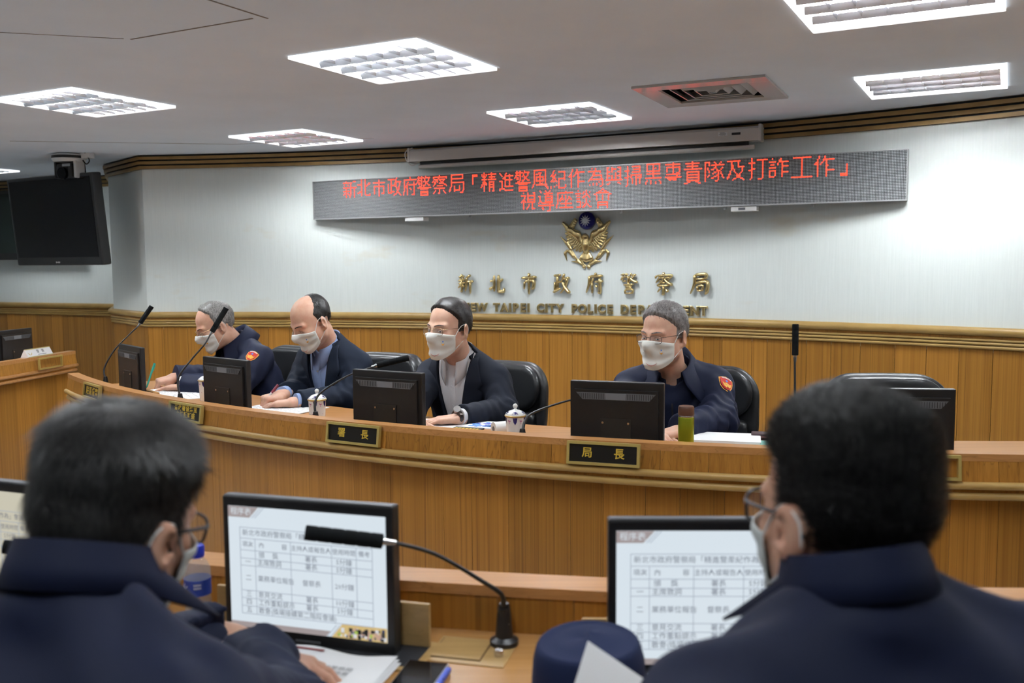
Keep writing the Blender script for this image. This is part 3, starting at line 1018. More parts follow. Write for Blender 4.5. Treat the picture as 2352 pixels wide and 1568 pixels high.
# emblem: golden bird between wheat stalks under a blue disc with a white twelve-rayed sun
ea = wall_ang(0.487, 6.205)
em = bpy.data.objects.new('wall_emblem', None); COL.objects.link(em)
em.matrix_basis = wall_frame(ea, Z0 - 0.045, 0.0)
tag(em, 'golden emblem of a spread-winged bird in wheat under a blue sun disc', 'emblem')
U = 0.370 / 1290.0     # drawing units: 1290 high, x centred
def E_(x, y): return ((x - 905) * U, (1440 - y) * U)
def e_cap(p, a, b, ra, rb, d=0.018, dep=0.55):
    q = p.copy(); q[:, 1] = (q[:, 1] + d) / dep
    return s_cap(q, (a[0], 0, a[1]), (b[0], 0, b[1]), ra, rb) * dep
def bird(p):
    d = s_ell(p, (0, -0.018, E_(905, 960)[1]), (0.026, 0.024, 0.048))
    q = E_(895, 720)
    d = smin(d, e_cap(p, E_(905, 900), E_(900, 740), 0.024, 0.020, 0.022, .9), 0.012)
    d = smin(d, s_ell(p, (q[0], -0.026, q[1]), (0.021, 0.018, 0.019)), 0.008)
    b = E_(822, 745)
    d = smin(d, e_cap(p, E_(850, 718), b, 0.009, 0.002, 0.028, .8), 0.004)
    for sg in (-1, 1):
        def S(x, y):
            e = E_(x, y); return (sg * abs(e[0]), e[1])
        # leading edge of the wing and long feathers stacked below it
        w = e_cap(p, S(990, 920), S(1120, 680), 0.013, 0.026, 0.02)
        w = smin(w, e_cap(p, S(1120, 680), S(1290, 580), 0.026, 0.022, 0.02), 0.008)
        w = smin(w, e_cap(p, S(1290, 580), S(1475, 400), 0.024, 0.011, 0.018), 0.008)
        tips = [(1405, 560), (1410, 640), (1395, 720), (1370, 790), (1330, 860), (1285, 920), (1220, 985), (1150, 1030), (1070, 1055)]
        for i, t in enumerate(tips):
            r0 = S(1240 - i * 30, 600 + i * 44)
            w = smin(w, e_cap(p, r0, S(*t), 0.018, 0.009, 0.014 - 0.0006 * i), 0.002)
        for i in range(7):
            w = np.minimum(w, e_cap(p, S(1180 - i * 24, 640 + i * 44), S(1265 - i * 28, 720 + i * 44), 0.012, 0.007, 0.022))
        d = smin(d, w, 0.005)
        t = e_cap(p, S(935, 1080), S(1000, 1215), 0.010, 0.021, 0.014, .5)
        d = smin(d, t, 0.004)
    d = smin(d, e_cap(p, E_(905, 1080), E_(905, 1235), 0.014, 0.024, 0.016, .5), 0.004)
    return np.maximum(d, p[:, 1] - 0.0)
V, Q = net(bird, (-0.2, -0.06, 0.02), (0.2, 0.004, 0.34), 0.0022)
obj('bird', mesh_np('bird', V, Q, M['brass']), None, em)
def wheat(sg):
    def f(p):
        def S(x, y):
            e = E_(x, y); return (sg * abs(e[0]), e[1])
        pts = [S(960, 1400), S(1100, 1290), S(1230, 1160), S(1300, 1030), S(1340, 900), S(1370, 760)]
        d = np.full(len(p), 9.0, np.float32)
        for a, b in zip(pts[:-1], pts[1:]):
            d = np.minimum(d, e_cap(p, a, b, 0.009, 0.008, 0.009, .6))
        lf = [((1290, 1010), (1400, 860), (1570, 700), .013), ((1230, 1180), (1330, 1060), (1400, 1045), .012), ((1385, 1040), (1440, 1100), (1390, 1290), .011),
              ((1000, 1370), (1120, 1300), (1290, 1290), .010), ((960, 1380), (1020, 1290), (1100, 1220), .008), ((1250, 1130), (1270, 1060), (1300, 930), .008), ((940, 1400), (960, 1420), (1010, 1440), .012), ((1150, 1230), (1200, 1160), (1240, 1060), .008)]
        for a, b, c, r in lf:
            d = np.minimum(d, e_cap(p, S(*a), S(*b), r * .8, r, 0.012, .55))
            d = np.minimum(d, e_cap(p, S(*b), S(*c), r, 0.002, 0.012, .55))
        # ear of grain beside the disc
        a, b = np.array(S(1290, 520)), np.array(S(1175, 340))
        for i in range(5):
            t = i / 4
            c = a + (b - a) * t
            n = np.array([(b - a)[1], -(b - a)[0]]); n = n / np.hypot(*n)
            for k in (-1, 0, 1):
                e = c + n * k * 0.0125 * (1.05 - .55 * t)
                d = np.minimum(d, s_ell(p, (e[0], -0.012 - (k == 0) * .005, e[1]), (0.009, 0.010, 0.011)))
        return np.maximum(d, p[:, 1])
    return f
for sg in (-1, 1):
    x0, x1 = ((0.0, 0.21) if sg > 0 else (-0.21, 0.0))
    V, Q = net(wheat(sg), (x0 - .02, -0.04, -0.02), (x1 + .02, 0.004, 0.36), 0.0024)
    obj('wheat_stalk', mesh_np('wheat_stalk', V, Q, M['brass']), None, em)
dc = E_(920, 360)
mb = MB()
prof = [(0.0585, 0.0), (0.0585, 0.018), (0.052, 0.024), (0.03, 0.028), (0.004, 0.029)]
RX = Matrix.Translation((dc[0], 0, dc[1])) @ Matrix.Rotation(R(90), 4, 'X')
mb.lathe(prof, 40, M=RX)
disc = obj('sun_disc', mb.vf(), mat('blue_enamel', (0.012, 0.012, 0.12), 0.15), em, smooth=True, sharp=40)
ox, oz = E_(897, 362)
mb = MB()
mb.prism([(ox + 0.0185 * math.cos(2 * math.pi * k / 28), oz + 0.0185 * math.sin(2 * math.pi * k / 28)) for k in range(28)], -0.0315, -0.029)
for k in range(12):
    a = 2 * math.pi * k / 12
    q = lambda r, t: (ox + r * math.cos(a + t), oz + r * math.sin(a + t))
    mb.prism([q(0.0205, -0.21), q(0.0385, 0), q(0.0205, 0.21)], -0.0310, -0.0262)
obj('sun', mb.vf(), mat('white_enamel_sun', (0.78, 0.80, 0.82), 0.3), disc)

# projector screen housing under the crown
SA, SB = Vector((-0.709, 6.626)), Vector((1.455, 5.568))
sd = SB - SA
ps = thing('projector_screen', 'long white rolled-up projector screen housing under the crown moulding', 'projector screen', ((SA.x + SB.x) / 2, (SA.y + SB.y) / 2, Z0 + 0.700), math.atan2(sd.y, sd.x))
L = sd.length
mwh = mat('screen_case', (0.66, 0.62, 0.58), 0.45)
mb = MB()
sec = [(0.0, 0.0), (0.085, 0.0), (0.085, 0.085), (0.018, 0.085), (0.0, 0.070)]
v = [(-L / 2, y, z) for y, z in sec] + [(L / 2, y, z) for y, z in sec]
n = len(sec)
mb.add(v, [tuple(range(n)), tuple(range(2 * n - 1, n - 1, -1))] + [(i, i + n, (i + 1) % n + n, (i + 1) % n) for i in range(n)])
obj('case', mb.vf(), mwh, ps)
for s in (-1, 1):
    mb = MB(); mb.box((s * (L / 2 + 0.008), 0.043, 0.045), (0.018, 0.092, 0.10), bev=0.006); obj('end_cap', mb.vf(), mwh, ps)
mb = MB(); mb.box((-0.0, 0.045, -0.012), (L - 0.13, 0.02, 0.03)); obj('rolled_fabric', mb.vf(), M['black_matte'], ps)
mb = MB(); mb.cyl((-L / 2 + 0.06, 0.035, -0.035), (L / 2 - 0.03, 0.035, -0.035), 0.014, n=10); obj('weight_bar', mb.vf(), mwh, ps, smooth=True, sharp=50)
mb = MB(); mb.box((L / 2 - 0.13, -0.001, 0.045), (0.052, 0.001, 0.014)); obj('maker_plate', mb.vf(), M['black_plastic'], ps)
mb = MB(); mb.box((L / 2 - 0.21, -0.001, 0.048), (0.055, 0.001, 0.022)); lb = obj('sticker', mb.vf(), M['paper'], ps)
mb = MB()
for k in range(4): mb.box((L / 2 - 0.212 + (k % 2) * .004, -0.0018, 0.056 - k * 0.005), (0.03 + .006 * (k % 3), 0.0006, 0.0016))
obj('print', mb.vf(), M['ink'], lb)
mb = MB(); mb.tube(spline([(-L / 2 + 0.02, 0.01, 0.095), (-L / 2 - 0.03, 0.0, 0.07), (-L / 2 - 0.028, 0.0, 0.02), (-L / 2 + 0.01, 0.01, -0.025), (-L / 2 + 0.05, 0.02, -0.012)], 6), 0.004, 6)
obj('cable', mb.vf(), mwh, ps, smooth=True)

# ------------------------------------------------------------------ left side: television, wall screen, ceiling camera
def frame_from(px, py, rz, tilt, z):
    return Matrix.Translation((px, py, z)) @ Matrix.Rotation(rz, 4, 'Z') @ Matrix.Rotation(tilt, 4, 'X')
tva = math.atan2(-0.5, 0.815)
tv = bpy.data.objects.new('television', None); COL.objects.link(tv)
tv.matrix_basis = frame_from(-3.492, 7.176, tva, R(5), Z0 + 0.333) @ Matrix.Scale(1.13, 4)
tag(tv, 'black flat television hung from the ceiling, tilted down beside the curved wall', 'television')
mb = MB(); mb.box((0, 0.035, 0), (0.962, 0.07, 0.60), bev=0.012); obj('body', mb.vf(), M['black_plastic'], tv)
mb = MB(); mb.box((0, 0.085, 0), (0.7, 0.05, 0.42), bev=0.015); obj('back_cover', mb.vf(), M['black_plastic'], tv)
mb = MB(); mb.box((0, -0.001, 0.016), (0.905, 0.002, 0.522)); obj('screen', mb.vf(), M['black_gloss'], tv)
mb = MB()
for k in range(4): mb.box((-0.018 + .012 * k, -0.0015, -0.279), (0.008, 0.001, 0.010 if k != 1 else 0.006))
obj('logo', mb.vf(), M['white_plastic'], tv)['kind'] = 'stuff'
mb = MB(); mb.box((0.2, 0.12, 0.20), (0.05, 0.04, 0.44), bev=0.004); mb.box((0.2, 0.12, 0.42), (0.16, 0.12, 0.008)); obj('ceiling_mount', mb.vf(), M['black_plastic'], tv)
mb = MB(); mb.tube(spline([(-0.25, 0.03, 0.305), (-0.1, 0.02, 0.302), (0.02, 0.02, 0.300), (0.1, 0.02, 0.304), (0.22, 0.06, 0.33)], 6), 0.004, 6)
obj('cable', mb.vf(), M['white_plastic'], tv, smooth=True)

wsx = thing('wall_screen', 'dark screen on the far wall, mostly hidden behind the hanging television', 'screen', (-4.62, 8.93, Z0 + 0.06), math.atan2(BACKL[1] - FARL[1], BACKL[0] - FARL[0]))
mb = MB(); mb.box((0, 0.0, 0.32), (1.30, 0.06, 0.66), bev=0.008); obj('body', mb.vf(), M['black_plastic'], wsx)
mb = MB(); mb.box((0, -0.031, 0.335), (1.22, 0.002, 0.56)); obj('panel', mb.vf(), mat('screen_dark_green', (0.010, 0.016, 0.015), 0.12), wsx)

pz = thing('ceiling_camera', 'white and black dome camera mounted upside down on the ceiling', 'camera', (-3.258, 6.985, CEIL), R(-20))
mb = MB(); mb.lathe([(0.085, 0.0), (0.115, -0.012), (0.118, -0.045), (0.105, -0.062)], 28); obj('base', mb.vf(), M['white_plastic'], pz, smooth=True, sharp=40)
mb = MB(); mb.lathe([(0.1185, -0.018), (0.1195, -0.020), (0.1195, -0.036), (0.1185, -0.038)], 28); obj('vent_band', mb.vf(), M['black_plastic'], pz, smooth=True, sharp=40)
for s in (-1, 1):
    mb = MB(); mb.box((s * 0.092, 0, -0.115), (0.022, 0.09, 0.13), bev=0.009); obj('arm', mb.vf(), M['white_plastic'] if s > 0 else M['black_plastic'], pz)
hd = MB(); hd.box((0, 0.0, -0.125), (0.155, 0.12, 0.11), bev=0.03); h_ = obj('head', hd.vf(), M['black_plastic'], pz)
mb = MB(); mb.cyl((0.0, -0.05, -0.145), (0.0, -0.078, -0.148), 0.042, n=20); obj('lens', mb.vf(), M['black_gloss'], h_, smooth=True, sharp=40)
mb = MB(); mb.box((0.03, -0.061, -0.088), (0.07, 0.004, 0.018)); obj('badge', mb.vf(), M['silver'], h_)
mb = MB(); mb.tube(spline([(0.11, 0.02, -0.05), (0.15, 0.01, -0.08), (0.19, 0.0, -0.06), (0.17, 0.0, -0.015), (0.15, 0, 0.0)], 6), 0.005, 6); obj('cable', mb.vf(), M['black_plastic'], pz, smooth=True)
mb = MB(); mb.box((0.15, 0.02, -0.02), (0.10, 0.05, 0.04), bev=0.006); obj('bracket', mb.vf(), M['white_plastic'], pz)

# ------------------------------------------------------------------ on the dais
M['leather'] = mat('black_leather', (0.014, 0.015, 0.017), 0.33)
bump(M['leather'], noise(M['leather'], mapped(M['leather'], (160, 160, 160)), 1.0, 3.0), 0.15, 0.001)
M['chair_frame'] = mat('chair_frame', (0.012, 0.012, 0.013), 0.45)
def make_chair():
    t = thing('office_chair', 'x', 'chair')
    def back_shell(p):
        q = p.copy(); q[:, 1] -= 0.10 * np.maximum(0, q[:, 2] - 0.50) + 0.0
        w = np.stack([q[:, 0], q[:, 2]], 1)
        hx, z0, z1, rr = 0.255, 0.42, 0.955, 0.13
        cz = (z0 + z1) / 2
        a = np.abs(w[:, 0]) - (hx - rr - 0.10 * np.clip((0.70 - w[:, 1]) / 0.28, 0, 1) * .35)
        b = np.abs(w[:, 1] - cz) - ((z1 - z0) / 2 - rr)
        d2 = np.sqrt(np.maximum(a, 0) ** 2 + np.maximum(b, 0) ** 2) + np.minimum(np.maximum(a, b), 0) - rr
        bow = 0.9 * q[:, 0] ** 2
        dy = np.abs(q[:, 1] - 0.27 + bow) - 0.032
        return smax(d2, dy, 0.03)
    V, Q = net(back_shell, (-0.3, 0.12, 0.38), (0.3, 0.40, 1.0), 0.009)
    obj('back_shell', mesh_np('back_shell', V, Q, M['chair_frame']), None, t)
    def pad(z0, z1, hx, rr, th):
        def f(p):
            q = p.copy(); q[:, 1] -= 0.10 * np.maximum(0, q[:, 2] - 0.50)
            cz = (z0 + z1) / 2
            a = np.abs(q[:, 0]) - (hx - rr); b = np.abs(q[:, 2] - cz) - ((z1 - z0) / 2 - rr)
            d2 = np.sqrt(np.maximum(a, 0) ** 2 + np.maximum(b, 0) ** 2) + np.minimum(np.maximum(a, b), 0) - rr
            dy = np.abs(q[:, 1] - 0.238 + 0.9 * q[:, 0] ** 2) - th
            return smax(d2, dy, 0.025)
        V, Q = net(f, (-0.3, 0.12, z0 - .03), (0.3, 0.36, z1 + .03), 0.008)
        obj('back_cushion', mesh_np('back_cushion', V, Q, M['leather']), None, t)
    pad(0.735, 0.945, 0.225, 0.10, 0.034)
    for k in range(3):
        pad(0.46 + k * 0.091, 0.548 + k * 0.091, 0.185 + 0.012 * k, 0.03, 0.034)
        for s in (-1, 1):
            pass
    def seat(p):
        return s_box(p, (0, 0.0, 0.445), (0.25, 0.25, 0.055), 0.045)
    V, Q = net(seat, (-0.27, -0.27, 0.37), (0.27, 0.27, 0.52), 0.012)
    obj('seat', mesh_np('seat', V, Q, M['leather']), None, t)
    for s in (-1, 1):
        mb = MB(); mb.tube(spline([(s * 0.27, 0.20, 0.42), (s * 0.30, 0.18, 0.52), (s * 0.30, 0.10, 0.58), (s * 0.30, -0.10, 0.58), (s * 0.29, -0.16, 0.52), (s * 0.26, -0.12, 0.42)], 6), 0.018, 8)
        obj('armrest', mb.vf(), M['chair_frame'], t, smooth=True)
    mb = MB(); mb.cyl((0, 0, 0.09), (0, 0, 0.40), 0.03, n=12); obj('column', mb.vf(), M['chair_frame'], t, smooth=True, sharp=50)
    for k in range(5):
        a = 2 * math.pi * k / 5 + .3
        mb = MB(); mb.tube([(0, 0, 0.10), (0.15 * math.cos(a), 0.15 * math.sin(a), 0.095), (0.28 * math.cos(a), 0.28 * math.sin(a), 0.07)], [0.026, 0.022, 0.014], 8)
        o = obj('leg', mb.vf(), M['chair_frame'], t, smooth=True)
        mb = MB(); mb.cyl((0.28 * math.cos(a) - .012 * math.sin(a), 0.28 * math.sin(a) + .012 * math.cos(a), 0.028), (0.28 * math.cos(a) + .012 * math.sin(a), 0.28 * math.sin(a) - .012 * math.cos(a), 0.028), 0.028, n=12)
        obj('caster', mb.vf(), M['black_plastic'], o)
    return t
chair0 = make_chair()
CHAIRS = [(-1.23, 5.19, -128, 'black leather office chair between the stooped writer and the bald man'),
          (-0.66, 4.76, -120, 'black leather office chair behind the bald man in the navy suit'),
          (-0.07, 4.33, -116, 'black leather office chair behind the man in the open white collar'),
          (0.82, 4.06, -106, 'black leather office chair behind the officer with the red shoulder patch'),
          (1.50, 3.72, -98, 'empty black leather office chair beyond the near right head')]
for k, (x, y, a, lab) in enumerate(CHAIRS):
    t = chair0 if k == 0 else copy_tree(chair0)
    t.matrix_basis = Matrix.Translation((x, y, 0)) @ Matrix.Rotation(R(a + 90), 4, 'Z') @ Matrix.Translation((0, -0.24, 0))
    tag(t, lab, 'chair', 'leather chairs behind the dais desk')

def make_monitor(front=False):
    """15-inch screen standing in a desk slot; screen side faces +y, back faces -y; origin at its foot"""
    t = thing('monitor', 'x', 'monitor')
    W, H = 0.326, 0.272
    mb = MB(); mb.box((0, 0.0, H / 2), (W, 0.024, H), bev=0.004); obj('body', mb.vf(), M['black_plastic'], t)
    mb = MB(); mb.prism([(-W / 2 + .018, 0.006), (W / 2 - .018, 0.006), (W / 2 - .018, H - 0.028), (-W / 2 + .018, H - 0.028)], -0.022, -0.011); bc = obj('back_cover', mb.vf(), M['black_plastic'], t)
    zt = H - 0.038
    mb = MB(); mb.prism([(-0.138, zt), (-0.116, zt - 0.024), (0.116, zt - 0.024), (0.138, zt)], -0.0235, -0.0215); obj('vent', mb.vf(), M['grey_plastic'], bc)
    mb = MB(); mb.prism([(-0.036, zt - 0.001), (-0.034, zt - 0.023), (0.034, zt - 0.023), (0.036, zt - 0.001)], -0.0245, -0.023); obj('badge', mb.vf(), mat('badge_grey', (0.17, 0.18, 0.20), 0.4) if 'badge_grey' not in bpy.data.materials else bpy.data.materials['badge_grey'], bc)
    mb = MB()
    for k in range(34):
        x = -0.128 + 0.256 * k / 33
        if abs(x) < 0.04: continue
        mb.box((x, -0.0238, zt - 0.012), (0.0018, 0.0008, 0.019 - 0.09 * max(0, abs(x) - .112)))
    obj('vent_slits', mb.vf(), M['black_matte'], bc)['kind'] = 'stuff'
    mb = MB(); mb.box((0, -0.0235, 0.088), (0.105, 0.003, 0.115)); pl = obj('mount_plate', mb.vf(), M['dark_plate'], bc)
    for sx in (-1, 1):
        for z in (0.042, 0.132):
            mb = MB(); mb.cyl((sx * 0.0445, -0.024, z), (sx * 0.0445, -0.0275, z), 0.0042, n=8); obj('screw', mb.vf(), M['steel'], pl)
    mb = MB(); mb.box((0, 0.0125, H / 2 + 0.003), (0.302, 0.002, 0.226)); obj('screen', mb.vf(), M['black_gloss'], t)
    return t
def make_slot(parent_name='monitor_slot'):
    pass
mon0 = make_monitor()
MONS = [(-139.6, 'black monitor seen from behind at the far left end of the curved desk'),
        (-129.05, 'black monitor seen from behind in front of the officer writing with the green pen'),
        (-118.75, 'black monitor seen from behind left of the man in the open white collar'),
        (-108.75, 'black monitor seen from behind in front of the officer with the red patch'),
        (-98.75, 'black monitor seen from behind at the empty seat, half hidden by the near head')]
for k, (a, lab) in enumerate(MONS):
    t = mon0 if k == 0 else copy_tree(mon0)
    p = dais(a, DR - 0.20, Z0 - 0.412 - 0.272 + 0.0)
    t.matrix_basis = Matrix.Translation(p) @ Matrix.Rotation(R(a + 90), 4, 'Z')
    tag(t, lab, 'monitor', 'monitors on the dais desk')
    # raised wooden surround of the slot, part of the desk
    mb = MB()
    for sx, sy, lx, ly in ((0, -0.045, 0.44, 0.02), (0, 0.045, 0.44, 0.02), (-0.21, 0, 0.02, 0.07), (0.21, 0, 0.02, 0.07)):
        mb.box((sx, sy, 0.010), (lx, ly, 0.020))
    q = dais(a, DR - 0.20, TOP)
    mm = Matrix.Translation(q) @ Matrix.Rotation(R(a + 90), 4, 'Z')
    dobj('slot_surround', ([tuple(mm @ Vector(v)) for v in mb.v], mb.f), M['wood'])

# nameplates on the fascia
def nameplate(a, lines, lab, size, empty=False):
    t = dais_thing('nameplate', lab, 'nameplate', a, DR + 0.016, LIP - 0.078, group='nameplates on the dais desk')
    W, H, B = 0.240, 0.075, 0.009
    mb = MB()
    for sx, sz, lx, lz in ((0, 1, W, B), (0, -1, W, B), (1, 0, B, H - 2 * B), (-1, 0, B, H - 2 * B)):
        mb.box((sx * (W - B) / 2, -0.008, H / 2 + sz * (H - B) / 2), (lx, 0.016, lz))
    Mt = Matrix.Rotation(R(-7), 4, 'X')
    mb.v = [tuple(Mt @ Vector(v)) for v in mb.v]
    obj('frame', mb.vf(), M['brass_frame'], t)
    if not empty:
        mb = MB(); mb.box((0, -0.006, H / 2), (W - 2 * B, 0.006, H - 2 * B)); mb.v = [tuple(Mt @ Vector(v)) for v in mb.v]
        pl = obj('plate', mb.vf(), M['plate_black'], t)
        for z, s in lines:
            cs = s.replace(' ', '')
            for k_, ch in enumerate(cs):
                v, f = text_vf(ch, size, 'CENTER', res=3, offset=0.0006)
                gap = 0.105 if ' ' in s else size * 1.06
                v = [tuple(Mt @ Vector(p)) for p in on_xz(v, (k_ - (len(cs) - 1) / 2) * gap, -0.0095, z)]
                obj('character', (v, f), M['gold_ink'], pl)
    return t
nameplate(-138.85, [(0.036, '駐區督察')], 'black gold-framed nameplate at the left end of the curved desk', 0.042)
nameplate(-128.80, [(0.052, '警政署督察室'), (0.024, '主任顏旺盛')], 'black gold-framed nameplate with two lines of gold characters', 0.027)
nameplate(-118.75, [(0.0375, '署      長')], 'black gold-framed nameplate with two wide-set characters below the bent microphone', 0.036)
nameplate(-108.72, [(0.0375, '局      長')], 'black gold-framed nameplate with two wide-set characters before the red-patch officer', 0.036)
nameplate(-98.75, [], 'empty gold nameplate frame by the near right head', 0.04, empty=True)

# gooseneck microphones
def microphone(pts, lab, group, foam_r=0.0145, foam_n=5, collar='black_plastic'):
    b = Vector(pts[0])
    t = thing('gooseneck_microphone', lab, 'microphone', b, 0, group)
    P = [Vector(p) - b for p in pts]
    stem, foam = P[:-2], P[-2:]
    mb = MB(); mb.lathe([(0.026, 0.0), (0.026, 0.008), (0.016, 0.014), (0.0125, 0.055), (0.009, 0.075)], 16); obj('base', mb.vf(), M[collar], t, smooth=True, sharp=40)
    path = spline([Vector((0, 0, 0.06))] + stem[1:] + [foam[0]], 7)
    k = len(path)
    mb = MB(); mb.tube(path, [0.0055 - 0.002 * min(1, i / (k * .6)) for i in range(k)], 8); obj('stem', mb.vf(), M['black_plastic'], t, smooth=True)
    d = (foam[1] - foam[0]); L = d.length; d = d / L
    mb = MB(); mb.cyl(foam[0] - d * 0.022, foam[0] + d * 0.004, 0.0042, 0.0075, n=10); obj('collar', mb.vf(), M['steel'], t, smooth=True, sharp=50)
    prof = []
    for i in range(foam_n):
        for s, rr in ((0.02, 0.94), (0.12, 1.0), (0.88, 1.0), (0.98, 0.94)):
            prof.append((foam_r * rr, L * (i + s) / foam_n))
    prof = [(foam_r * .75, 0.0)] + prof + [(foam_r * .7, L)]
    q = Vector((0, 0, 1)).rotation_difference(d).to_matrix().to_4x4()
    mb = MB(); mb.lathe(prof, 14, M=Matrix.Translation(foam[0]) @ q); obj('foam_cover', mb.vf(), M['foam'], t, smooth=True, sharp=60)
    return t
def zz(L): return [(x, y, z + Z0) for x, y, z in L]
MICS = [([(-2.116, 4.828, -0.655), (-2.128, 4.848, -0.538), (-2.082, 4.868, -0.449), (-2.024, 4.888, -0.383), (-1.97, 4.908, -0.327), (-1.964, 4.928, -0.31), (-1.906, 4.948, -0.222)], 'gooseneck microphone at the left end of the curved desk, leaning right'),
        ([(-1.495, 4.169, -0.655), (-1.507, 4.189, -0.513), (-1.451, 4.209, -0.431), (-1.396, 4.229, -0.364), (-1.376, 4.249, -0.322), (-1.374, 4.269, -0.311), (-1.31, 4.289, -0.203)], 'gooseneck microphone crossing the face of the officer with the green pen'),
        ([(-0.772, 3.626, -0.655), (-0.776, 3.643, -0.543), (-0.747, 3.659, -0.503), (-0.649, 3.676, -0.445), (-0.556, 3.693, -0.414), (-0.54, 3.709, -0.409), (-0.414, 3.726, -0.381)], 'gooseneck microphone bent low over the desk in front of the bald man'),
        ([(0.034, 3.214, -0.655), (0.045, 3.23, -0.553), (0.078, 3.247, -0.527), (0.189, 3.264, -0.492), (0.313, 3.285, -0.470), (0.338, 3.31, -0.462), (0.448, 3.35, -0.445)], 'gooseneck microphone whose head is hidden behind the monitor of the red-patch officer'),
        ([(0.898, 2.945, -0.655), (0.902, 2.953, -0.491), (0.903, 2.961, -0.436), (0.905, 2.97, -0.381), (0.906, 2.978, -0.326), (0.909, 2.986, -0.307), (0.911, 2.995, -0.207)], 'upright gooseneck microphone right of the officer with the red patch')]
for pts, lab in MICS:
    microphone(zz(pts), lab, 'microphones on the dais desk', foam_r=0.0125 if 'upright' not in lab else 0.0105)

# lidded porcelain cups
M['china'] = mat('porcelain', (0.80, 0.80, 0.79), 0.12)
M['china_blue'] = mat('cobalt_print', (0.03, 0.025, 0.12), 0.15)
M['china_pink'] = mat('pink_print', (0.50, 0.22, 0.36), 0.2)
M['china_gold'] = mat('gold_rim', (0.50, 0.36, 0.12), 0.3, metal=0.6)
def cup(x, y, lab):
    t = thing('lidded_cup', lab, 'cup', (x, y, TOP), R(-20), 'porcelain cups on the dais desk')
    mb = MB(); mb.lathe([(0.026, 0.0), (0.030, 0.004), (0.0325, 0.05), (0.0345, 0.098), (0.0355, 0.104), (0.033, 0.104)], 28); bd = obj('body', mb.vf(), M['china'], t, smooth=True, sharp=50)
    mb = MB(); mb.lathe([(0.0375, 0.104), (0.038, 0.107), (0.033, 0.116), (0.020, 0.124), (0.006, 0.128), (0.004, 0.131), (0.008, 0.136), (0.009, 0.141), (0.006, 0.147), (0.001, 0.149)], 28); ld_ = obj('lid', mb.vf(), M['china'], t, smooth=True, sharp=60)
    mb = MB(); mb.lathe([(0.0378, 0.1035), (0.0386, 0.1050), (0.0384, 0.1075), (0.0372, 0.1085)], 28); obj('rim', mb.vf(), M['china_gold'], ld_, smooth=True)
    bl, pk = MB(), MB()
    for k in range(5):
        a0 = 2 * math.pi * k / 5
        def q(a, z, r): return (r * math.cos(a), r * math.sin(a), z)
        bl.add([q(a0 - .24, 0.101, 0.0352), q(a0 - .17, 0.086, 0.0347), q(a0, 0.076, 0.0344), q(a0 + .17, 0.086, 0.0347), q(a0 + .24, 0.101, 0.0352), q(a0, 0.101, 0.0356)], [(0, 1, 5), (1, 2, 5), (2, 3, 5), (3, 4, 5)])
        bl.add([q(a0 - .35, 0.1135, 0.0354), q(a0, 0.1145, 0.0352), q(a0 + .35, 0.1135, 0.0354), q(a0 + .3, 0.1190, 0.0290), q(a0, 0.1225, 0.0245), q(a0 - .3, 0.1190, 0.0290)], [(0, 1, 4, 5), (1, 2, 3, 4)])
        for da, dz, rr in ((.63, 0.088, .0035), (.53, 0.091, .0025), (.73, 0.090, .0025), (.63, 0.081, .002), (.9, .05, .0016), (.3, .04, .0016)):
            c = q(a0 + da, dz, 0.0346 + (0.0 if dz > .07 else -0.0012))
            tx = Vector((-math.sin(a0 + da), math.cos(a0 + da), 0)); n_ = Vector((math.cos(a0 + da), math.sin(a0 + da), 0))
            pk.add([Vector(c) + n_ * 0.0006 + tx * rr * math.cos(e * 1.0472) + Vector((0, 0, rr * math.sin(e * 1.0472))) for e in range(6)], [tuple(range(6))])
    obj('blue_ornament', bl.vf(), M['china_blue'], bd)
    obj('flower_ornament', pk.vf(), M['china_pink'], bd)
cup(-1.452, 4.40, 'white lidded porcelain cup half hidden by the monitor, beside the officer with the green pen')
cup(-0.790, 3.745, 'white lidded porcelain cup with cobalt ornament in front of the bald man')
cup(0.010, 3.312, 'white lidded porcelain cup with cobalt ornament next to the man with the wristwatch')

# thermos
t = thing('vacuum_flask', 'lime green metal flask with a brown lid in front of the officer', 'flask', (0.584, 3.11, TOP))
mg = mat('lime_metal', (0.36, 0.42, 0.03), 0.28, metal=0.75)
mb = MB(); mb.lathe([(0.025, 0.0), (0.0265, 0.003), (0.0265, 0.128), (0.0255, 0.131)], 28); obj('body', mb.vf(), mg, t, smooth=True, sharp=40)
mb = MB(); mb.lathe([(0.0262, 0.131), (0.0266, 0.133), (0.0266, 0.1345), (0.0262, 0.136)], 28); obj('steel_ring', mb.vf(), M['steel'], t, smooth=True, sharp=40)
mb = MB(); mb.lathe([(0.0262, 0.136), (0.0270, 0.138), (0.0265, 0.162), (0.0245, 0.167), (0.02, 0.168)], 28); obj('lid', mb.vf(), mat('brown_lid', (0.10, 0.045, 0.028), 0.35), t, smooth=True, sharp=40)

